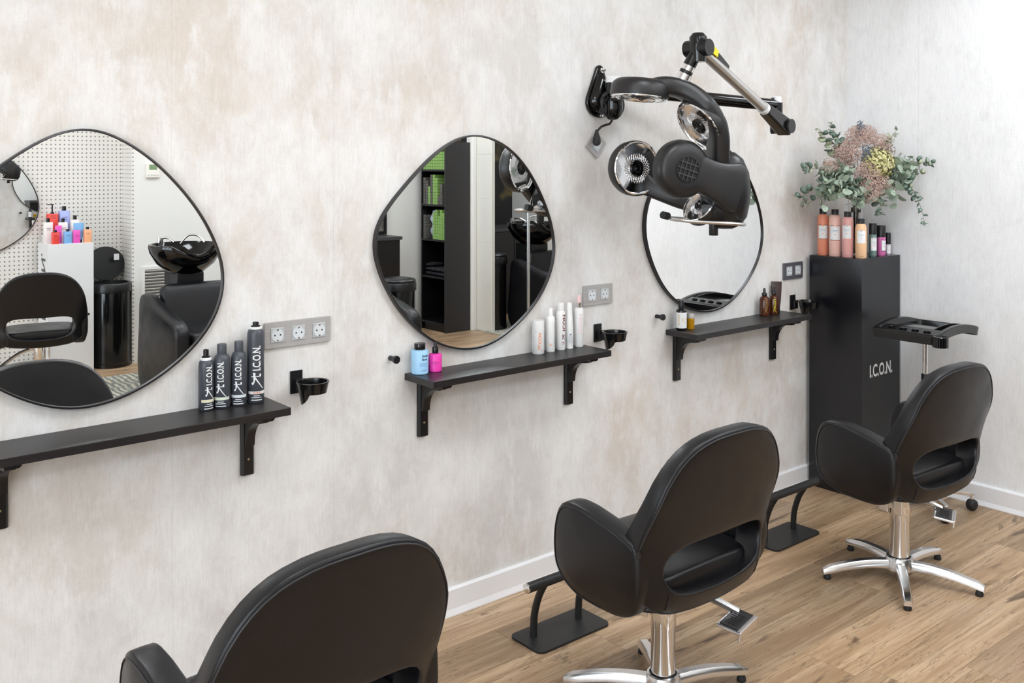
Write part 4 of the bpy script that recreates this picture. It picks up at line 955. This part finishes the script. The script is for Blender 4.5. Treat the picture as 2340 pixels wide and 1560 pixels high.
florets('brown_sprays', [((4.20, -.27, 1.62), (.07, .06, .06), 330), ((4.36, -.38, 1.50), (.06, .05, .045), 280), ((4.35, -.37, 1.665), (.065, .05, .045), 280), ((4.26, -.34, 1.46), (.06, .05, .05), 260)], mat('dried_brown', '#8d766b', .8), .0075, bq)
florets('blue_thistle', [((4.225, -.32, 1.765), (.024, .022, .040), 220), ((4.245, -.345, 1.640), (.036, .03, .055), 320)], mat('thistle_blue', '#737c8a', .8), .0085, bq)
hyd = []
V, Fs = [], []
for k in range(900):
    d_ = Vector((rb.gauss(0, 1), rb.gauss(0, 1), rb.gauss(0, 1))).normalized(); p = B(4.300, -.365, 1.600)+Vector((d_.x*.085, d_.y*.070, d_.z*.080))*rb.uniform(.88, 1.06)
    s_ = d_.cross(Vector((rb.random()-.5, rb.random()-.5, rb.random()-.5))).normalized(); u_ = d_.cross(s_); L = .0085*rb.uniform(.7, 1.2); o_ = len(V)
    tl = d_*L*rb.uniform(-.5, .7)
    V += [tuple(p-s_*L), tuple(p+u_*L*.8+tl), tuple(p+s_*L+tl), tuple(p-u_*L*.8)]; Fs.append((o_, o_+1, o_+2, o_+3))
hm = mat('hydrangea_yellow', '#c9c27e', .7); t_ = NT(hm); n_ = t_.noise(t_.coords(), 60, 2, .5); t_.l(t_.ramp(n_, [(.35, '#a8a268'), (.52, '#d2cc94'), (.72, '#ddd2ae')]), t_.b.inputs['Base Color'])
obj('hydrangea', (V, Fs), hm, bq, smooth=0)
obj('hydrangea_core', lathe([(.0001, -.07), (.04, -.055), (.066, 0), (.04, .055), (.0001, .07)], 16), mat('hydrangea_core', '#8c8654', .8), bq, loc=B(4.300, -.365, 1.600))
# ================================================================== THE OTHER SIDE OF THE ROOM (visible in the mirrors)
PX = [(-a, b) for a, b in O2]
wall_mirror('organic wall mirror on the perforated wall, seen in the left mirror', 1.63, 1.30, O2, -5.36, 1)
ch = make_chair('black styling chair by the perforated wall, its back showing in the left mirror', (1.81, -4.44, 0), PI+math.radians(12), math.radians(20))
pl = thing('display_plinth', 'white display plinth with dark lettering on its side, in the left mirror', 'plinth', (2.185, -5.185, 0))
obj('body', box(-.165, .165, -.135, .135, 0, .985), WHITE, pl, smooth=0, bevel=.0015)
g = text_fit('I.C.O.N.', .50, .115)
obj('lettering', ([(-.1656, v_, u_) for u_, v_, _ in g[0]], g[1]), mat('charcoal_print', '#55565a', .6), pl, loc=(0, .02, .66), smooth=0)
def prod(name, label, x, y, h, r, colr, cap='flip', z=.985, flat=.75, cat='bottle'):
    t = thing(name, label, cat, (x, y, z), 0, 'products on the white plinth')
    if cap == 'tube':
        obj('tube_body', loft([[(wx*math.cos(2*PI*k/20), wy*math.sin(2*PI*k/20), zz) for k in range(20)] for zz, wx, wy in ((.024, r*.8, r*.8), (h*.5, r, r*.6), (h, r*1.15, .002))]), colr, t, smooth=40)
        obj('cap', lathe([(.0001, 0), (r*.72, 0), (r*.72, .024), (.0001, .024)], 20), BLACKP, t)
    else:
        hb = h*(.84 if cap == 'flip' else .68) if cap else h
        obj('body', loft([[(a*s_, b*s_*flat, zz) for a, b in rrect(-r, r, -r, r, r*.45, 4)] for zz, s_ in ((0, .97), (.003, 1), (hb-.004, 1), (hb, .9))]), colr, t, smooth=40)
        if cap == 'flip': obj('cap', lathe([(r*.42, hb-.001), (r*.42, h), (.0001, h)], 18), BLACKP, t)
        elif cap == 'pump':
            obj('pump_head', join(lathe([(r*.36, hb-.001), (r*.32, hb+.012), (r*.14, hb+.014), (r*.14, h-.008), (r*.2, h-.006), (.0001, h)], 16), box(-r*.9, r*.3, -.004, .004, h-.008, h-.001)), BLACKP, t)
    obj('print_line', join(box(-r*.5, r*.5, r*flat+.0002, r*flat+.0008, h*.60, h*.615), box(-r*.4, r*.45, r*flat+.0002, r*flat+.0008, h*.53, h*.545)), INK, t, smooth=0)
    return t
cR, cL, cW, cB, cK, cO = mat('coral_red', '#e8483c', .4), mat('lavender_blue', '#a9b4ee', .4), mat('soft_white', '#efe9e4', .4), mat('sky_blue', '#7fb4e6', .4), mat('bright_pink', '#ee5cc0', .4), mat('apricot', '#f7b184', .4)
# back row on a low step
st = tag(obj('display_riser', box(2.045, 2.325, -5.315, -5.225, .985, 1.045), WHITE, smooth=0, bevel=.001), 'low white riser under the back row of products on the plinth', 'riser')
prod('pump_bottle', 'coral red pump bottle in the back row on the white plinth', 2.110, -5.27, .235, .040, cR, 'pump', 1.045)
prod('shampoo_bottle', 'lavender blue bottle in the back row on the white plinth', 2.195, -5.27, .215, .038, cL, 'flip', 1.045)
prod('lotion_bottle', 'white bottle at the left of the middle row on the white plinth', 2.058, -5.19, .190, .033, cW, 'flip')
prod('lotion_bottle', 'white bottle at the centre of the middle row on the white plinth', 2.165, -5.19, .185, .033, cW, 'flip')
prod('lotion_bottle', 'white bottle at the right of the middle row on the white plinth', 2.255, -5.20, .205, .033, cW, 'flip')
prod('cream_tube', 'blue tube standing on its cap at the right of the plinth', 2.262, -5.125, .150, .034, cB, 'tube', cat='tube')
prod('product_box', 'slim pink carton behind the small red bottle on the plinth', 2.118, -5.135, .135, .022, cK, None, cat='box')
prod('small_bottle', 'small coral red bottle in the front row of the plinth', 2.083, -5.085, .105, .026, cR, 'flip')
prod('small_bottle', 'small sky blue bottle in the front row of the plinth', 2.170, -5.085, .108, .027, cB, 'flip')
prod('product_box', 'short pink carton in the front row of the plinth', 2.233, -5.080, .098, .025, cK, None, cat='box')
prod('small_bottle', 'apricot orange bottle at the right corner of the plinth', 2.315, -5.085, .120, .028, cO, 'flip')
def pedal_bin(label, x, y, h, r, lid_open):
    t = thing('waste_bin', label, 'bin', (x, y, 0), 0, 'black waste bins')
    obj('drum', lathe([(.0001, .0), (r*1.03, 0), (r*1.03, .03), (r*.99, .035), (r*.99, h-.07), (r*.97, h-.06)], 40), mat('bin_gloss', '#0b0b0c', .14), t, smooth=40)
    obj('collar', lathe([(r*.98, h-.075), (r*1.06, h-.07), (r*1.06, h-.012), (r*1.0, h), (r*.90, h), (r*.88, h-.02), (r*.88, h-.06)], 40), BLACKP, t, smooth=40)
    prof = [(.0001, 0), (r*1.02, 0), (r*1.03, .012), (r*.97, .022), (r*.6, .034), (.0001, .038)]
    if lid_open:
        ld = obj('lid', xf(lathe(prof, 40, sy=.92), Matrix.Translation((0, -r*.86, h+r*.98)) @ Matrix.Rotation(math.radians(100), 4, 'X')), BLACKP, t, smooth=40)
        obj('lid_sticker', box(.045, .085, -r*.86+.052, -r*.86+.054, h+.165, h+.215), WPRINT, t, smooth=0)
    else: obj('lid', xf(lathe(prof, 40), Matrix.Translation((0, 0, h))), BLACKP, t, smooth=40)
    return t
pedal_bin('black round waste bin with its lid open, beside the white plinth', 2.515, -5.165, .655, .142, True)
# thermostat, vent grille, hook, rug
th = thing('thermostat', 'white wall thermostat with a green display, in the left mirror', 'thermostat', (2.823, -5.11, 1.532))
obj('case', box(-.052, .052, 0, .022, -.055, .060), mat('cream_white', '#f2efe6', .45), th, smooth=0, bevel=.003)
obj('display', box(-.033, .030, .022, .0228, .008, .050), mat('lcd_green', '#7f9a72', .3), th, smooth=0)
obj('buttons', join(*[box(-.045+.024*k, -.029+.024*k, .022, .0245, -.040, -.030) for k in range(4)]), mat('button_grey', '#d9d6cf', .5), th, smooth=0)
vg = thing('vent_grille', 'white louvred air vent grille on the white wall', 'vent', (2.875, -5.11, .435))
obj('frame', join(box(-.145, -.118, 0, .012, -.33, .33), box(.118, .145, 0, .012, -.33, .33), box(-.118, .118, 0, .012, -.33, -.305), box(-.118, .118, 0, .012, .305, .33)), PAINT, vg, smooth=0)
obj('backing', box(-.118, .118, .0005, .002, -.305, .305), mat('vent_dark', '#6b6862', .7), vg, smooth=0)
sm = mesh('slat', xf(box(-.118, .118, -.0085, .0085, -.0012, .0012), Matrix.Rotation(math.radians(40), 4, 'X'))); sm.materials.append(PAINT)
for k in range(25): obj('slat', sm, None, vg, loc=(0, .008, -.294+.0245*k))
tag(obj('wall_hook', box(3.0, 3.06, -5.11, -5.07, 1.466, 1.480), BLACKP, smooth=0, bevel=.003), 'short black hook on the white wall beside the thermostat', 'hook')
def make_rug():
    m = mat('woven_rug', '#b5ad9a', .9); t = NT(m)
    wv = t.n('ShaderNodeTexWave'); wv.inputs['Scale'].default_value = 7; wv.inputs['Distortion'].default_value = 5; wv.inputs['Detail'].default_value = 3; t.l(t.coords(), wv.inputs['Vector'])
    n = t.noise(t.coords(), 30, 4, .7)
    c = t.ramp(wv.outputs['Fac'], [(.3, '#8d8f86'), (.5, '#c9c3b0'), (.8, '#ddd6c2')]); c = t.mix(c, srgb('#7c8488'), t.ramp(n, [(.5, g3(0)), (.62, g3(.9))])); t.l(c, t.b.inputs['Base Color']); t.bump(n, .6, .006)
    return m
RUGM = make_rug()
tag(obj('rug', prism(rrect(2.12, 4.30, -4.74, -3.0, .03, 3), .0, .004), RUGM, smooth=0), 'grey and cream woven rug under the wash unit in the left mirror', 'rug')
tag(obj('rug', prism(rrect(5.70, 6.85, -4.80, -3.3, .03, 3), .0, .004), RUGM, smooth=0), 'woven rug under the tall bin in the middle mirror', 'rug')
# wash units: basin on a pedestal with an armchair in front
def wash_unit(label, x, y, rz=0):
    t = thing('wash_unit', label, 'wash unit', (x, y, .0042), rz, 'black hair wash units')
    n = 48; rings = []
    def rim(a):    # neck notch towards +y
        d = math.cos(a-PI/2); return -.075*max(0, (d-.72)/.28)**1.3
    for r, z in ((.08, .78), (.13, .80), (.20, .86), (.245, .94), (.255, .985), (.25, 1.0), (.235, 1.0), (.225, .98), (.17, .90), (.08, .86)):
        rings.append([(r*1.02*math.cos(2*PI*k/n), r*math.sin(2*PI*k/n)*1.05, z+rim(2*PI*k/n)*max(0, min(1, (z-.86)/.12))) for k in range(n)])
    bs = obj('basin', loft(rings), BLACKG, t, smooth=60)
    obj('neck_rest', tube(spline([(-.115, .235, .992), (-.06, .255, .945), (0, .262, .925), (.06, .255, .945), (.115, .235, .992)], 6), .016, 10), BLACKG, bs)
    obj('tap', join(lathe([(.022, .985), (.022, 1.04), (.012, 1.045), (.0001, 1.045)], 18, cx=-.12, cy=-.18), tube(spline([(-.12, -.18, 1.03), (-.09, -.12, 1.04), (-.06, -.06, 1.01)], 5), .009, 10)), CHROME, t)
    obj('shower_hose', tube(spline([(.02, -.15, .99), (.07, -.12, 1.05), (.13, -.08, 1.045), (.15, -.02, 1.0)], 6), .007, 8), STEEL, t)
    obj('pedestal', box(-.10, .10, -.16, .10, .001, .80), BLACKP, t, smooth=0, bevel=.01)
    obj('backrest', pillow([(p.x, p.y) for p in resample([(a, b, 0) for a, b in rrect(-.255, .255, .36, .735, .05, 5)], 48)], lambda a, b, s: (a, .19+.10*s-.28*(b-.5)+.12*a*a, b), 12, .3), LEATHER, t, smooth=60)
    obj('seat', pillow([(p.x, p.y) for p in resample([(a, b, 0) for a, b in rrect(-.255, .255, .20, .76, .05, 5)], 48)], lambda a, b, s: (a, b, .33+.14*s), 12, .3), LEATHER, t, smooth=60)
    obj('seat_base', box(-.25, .25, .16, .72, .02, .34), mat('base_vinyl', '#1c1b1d', .5), t, smooth=0, bevel=.02)
    ARMW = [(.08, .02), (.74, .02), (.775, .06), (.775, .46), (.75, .51), (.70, .54), (.45, .60), (.20, .665), (.12, .675), (.075, .64), (.06, .50)]
    al = [(p.x, max(p.y, .006)) for p in resample(spline([(a, b, 0) for a, b in ARMW], 5, True), 60)]
    for sx in (-1, 1): obj('armrest', pillow(al, lambda a, b, s, sx=sx: (sx*(.375-.115*s), a, b), 12, .3, ctr=(.42, .32)), LEATHER, t, smooth=60)
    return t
wash_unit('black hair wash basin with armchair, by the vent grille in the left mirror', 2.76, -4.26)
wash_unit('black hair wash unit whose armrest shows at the lower left of the middle mirror', 3.62, -3.76)
wash_unit('black hair wash unit behind the chrome pole in the middle mirror', 6.33, -4.46)
# counter, jar, picture, second bin
ct = thing('side_counter', 'black counter with grey top, at the left edge of the middle mirror', 'counter', (4.70, -4.94, 0))
obj('carcass', box(-.28, .28, -.16, .15, 0, .885), SHELFM2, ct, smooth=0)
obj('counter_top', box(-.29, .30, -.165, .165, .885, .915), mat('dark_grey_top', '#3d3d3f', .4), ct, smooth=0, bevel=.002)
tag(obj('towel_jar', lathe([(.0001, .915), (.075, .915), (.078, .93), (.078, 1.15), (.07, 1.17), (.0001, 1.17)], 32, cx=4.66, cy=-4.90), WPRINT, smooth=40), 'white ribbed cylindrical jar on the black counter', 'jar')
pf = thing('framed_picture', 'dark framed feather picture standing on the black counter', 'picture', (4.86, -5.085, .916))
obj('frame', join(box(-.16, -.13, -.012, .012, 0, .62), box(.13, .16, -.012, .012, 0, .62), box(-.13, .13, -.012, .012, 0, .03), box(-.13, .13, -.012, .012, .59, .62)), BLACKP, pf, smooth=0)
pmt = mat('feather_print', '#4b4744', .5); t_ = NT(pmt); n_ = t_.noise(t_.coords((6, 1, 2)), 3, 4, .6, .8); t_.l(t_.ramp(n_, [(.35, '#2a2624'), (.55, '#5d5752'), (.7, '#8f8880')]), t_.b.inputs['Base Color'])
obj('print', box(-.13, .13, -.006, .004, .03, .59), pmt, pf, smooth=0)
pedal_bin('black waste bin with closed lid in front of the black counter', 4.52, -4.12, .60, .145, False)
# tall shelf unit: open front towards -x
SU = thing('shelf_unit', 'tall black shelf unit filled with small green and grey boxes', 'shelf unit', (5.505, -4.80, 0))
bw = SHELFM2
hx, hy, HT = .145, .20, 1.785
obj('side_panel', box(-hx, hx, hy-.018, hy, 0, HT), mat('black_side_panel', '#2c2b2c', .5), SU, smooth=0)
obj('side_panel', box(-hx, hx, -hy, -hy+.018, 0, HT), bw, SU, smooth=0)
obj('back_panel', box(hx-.008, hx, -hy+.018, hy-.018, 0, HT), bw, SU, smooth=0)
lv = (.07, .50, .85, 1.18, 1.51, HT-.018)
for z_ in lv: obj('shelf_board', box(-hx, hx-.008, -hy+.018, hy-.018, z_, z_+.018), bw, SU, smooth=0)
obj('plinth_board', box(-hx+.02, -hx+.035, -hy+.018, hy-.018, 0, .07), bw, SU, smooth=0)
gb, kb = mesh('colour_box', box(-.055, .055, -.0175, .0175, 0, .0258)), mesh('colour_box', box(-.055, .055, -.0175, .0175, 0, .0258))
gb.materials.append(mat('green_carton', '#86ad5c', .5)); kb.materials.append(mat('grey_carton', '#5a5753', .5))
def stack(yc, z0, cnt, me, lab, grp):
    for k in range(cnt):
        o = obj('colour_box', me, None, loc=(5.505-hx+.065, -4.80+yc, z0+.0006+.0282*k)); tag(o, lab, 'box', grp)
GL, KL = 'small green hair colour carton stacked on the tall black shelf unit', 'small dark grey hair colour carton stacked on the tall black shelf unit'
for c_ in range(9): stack(-.156+.039*c_, 1.528, 8 if c_ < 7 else 6, gb, GL, 'green colour cartons')
for c_, (n_, me) in enumerate(((9, kb), (8, kb), (6, gb), (10, kb), (10, gb), (9, gb), (3, kb), (7, kb), (0, kb))):
    stack(-.156+.039*c_, 1.198, n_, me, GL if me is gb else KL, 'green colour cartons' if me is gb else 'grey colour cartons')
for c_, (n_, me) in enumerate(((8, kb), (0, kb), (0, kb), (0, kb), (9, gb), (10, gb), (8, gb), (10, gb), (9, gb))):
    stack(-.156+.039*c_, .868, n_, me, GL if me is gb else KL, 'green colour cartons' if me is gb else 'grey colour cartons')
bag = [(p.x, p.y) for p in resample([(a, b, 0) for a, b in rrect(-.05, .05, 0, .27, .03, 4)], 32)]
tag(obj('plastic_bag', pillow(bag, lambda a, b, s: (5.42+.05*s+.01*math.sin(b*60), -4.875+a*(1+.15*math.sin(b*40)), .869+b), 8, .5), mat('bag_film', '#c3cede', .3), smooth=60), 'crumpled pale plastic bag between the boxes on the tall shelf unit', 'bag')
tw = []
for k in range(9):
    tw.append(pillow([(p.x, p.y) for p in resample([(a, b, 0) for a, b in rrect(-.10, .10, -.041, .041, .03, 3)], 24)], lambda a, b, s, k=k: (5.47+a*.9, -4.93+.085*(k % 4)+b, .522+.040*(k//4)+.030*s+.004*math.sin(a*50+k)*s), 8, .5))
for g_ in tw: tag(obj('folded_towel', g_, mat('towel_black', '#24222a', .9), smooth=60), 'dark folded towel heaped on the tall shelf unit', 'towel', 'dark towels on the shelf unit')
tag(obj('paper_bundle', pillow([(p.x, p.y) for p in resample([(a, b, 0) for a, b in rrect(-.09, .09, -.05, .05, .02, 3)], 24)], lambda a, b, s: (5.52+a, -4.72+b, HT+.001+.06*s), 8, .5), mat('bundle_pink', '#9a7a70', .6), smooth=60), 'brownish bundle lying on top of the tall shelf unit', 'bundle')
# door frame and narrow panelled leaf
dj = struct('trim_door', join(box(5.655, 5.735, -4.66, -4.60, 0, 2.15), box(5.68, 5.71, -4.60, -4.59, 0, 2.15)), PAINT, smooth=0)
dl = struct('door_1', xf(box(-.018, .018, 0, .235, .005, 2.10), Matrix.Translation((5.748, -4.605, 0))), mat('door_white', '#e9e7df', .5), smooth=0)
for k in range(5): obj('panel', box(5.727, 5.7305, -4.600, -4.375, .012+.415*k, .012+.415*k+.411), mat('door_white', '#e9e7df', .5), dl, smooth=0, bevel=.001)
# chrome pole, counter with pump bottles, tall bin in the annex
tag(obj('chrome_pole', tube([(5.62, -3.72, 0), (5.62, -3.72, 1.18)], .014, 16), mat('satin_pole', (.72, .76, .79, 1), .25, 1.), smooth=40), 'slim chrome pole in front of the wash basin, middle mirror', 'pole')
pedal_bin('tall black waste bin beside the white door leaf in the middle mirror', 5.885, -4.53, .69, .12, False).location.z = .0042
ac = thing('annex_counter', 'black counter with grey top under the leaf-patterned wallpaper', 'counter', (6.45, -5.372, 0))
obj('carcass', box(-.55, .55, -.26, .24, 0, .87), SHELFM2, ac, smooth=0)
for k in range(3): obj('door', box(-.545+.365*k, -.185+.365*k, .24, .256, .08, .865), SHELFM2, ac, smooth=0, bevel=.001)
obj('counter_top', box(-.56, .56, -.27, .27, .87, .90), mat('dark_grey_top', '#3d3d3f', .4), ac, smooth=0, bevel=.002)
LAB = ('leftmost', 'second', 'third', 'fourth', 'fifth', 'rightmost')
for k in range(6):
    x_ = 6.075+.066*k
    t = thing('pump_bottle', '%s white pump bottle in the row on the leaf-wallpaper counter' % LAB[k], 'bottle', (x_, -5.19-.07*(k % 2), .90), 0, 'white pump bottles on the annex counter')
    obj('body', lathe([(.0001, 0), (.031, 0), (.033, .004), (.033, .20), (.028, .220), (.014, .232), (.0001, .235)], 26), mat('cream_plastic', '#ece8dc', .4), t, smooth=40)
    obj('pump_head', join(lathe([(.016, .234), (.016, .255), (.006, .257), (.006, .285), (.012, .287), (.012, .297), (.0001, .298)], 16), box(-.004, .004, 0, .04, .288, .296)), mat('cream_plastic', '#ece8dc', .4), t)
    obj('print', box(-.006, .006, .0322, .0336, .05, .16), INK, t, smooth=0)
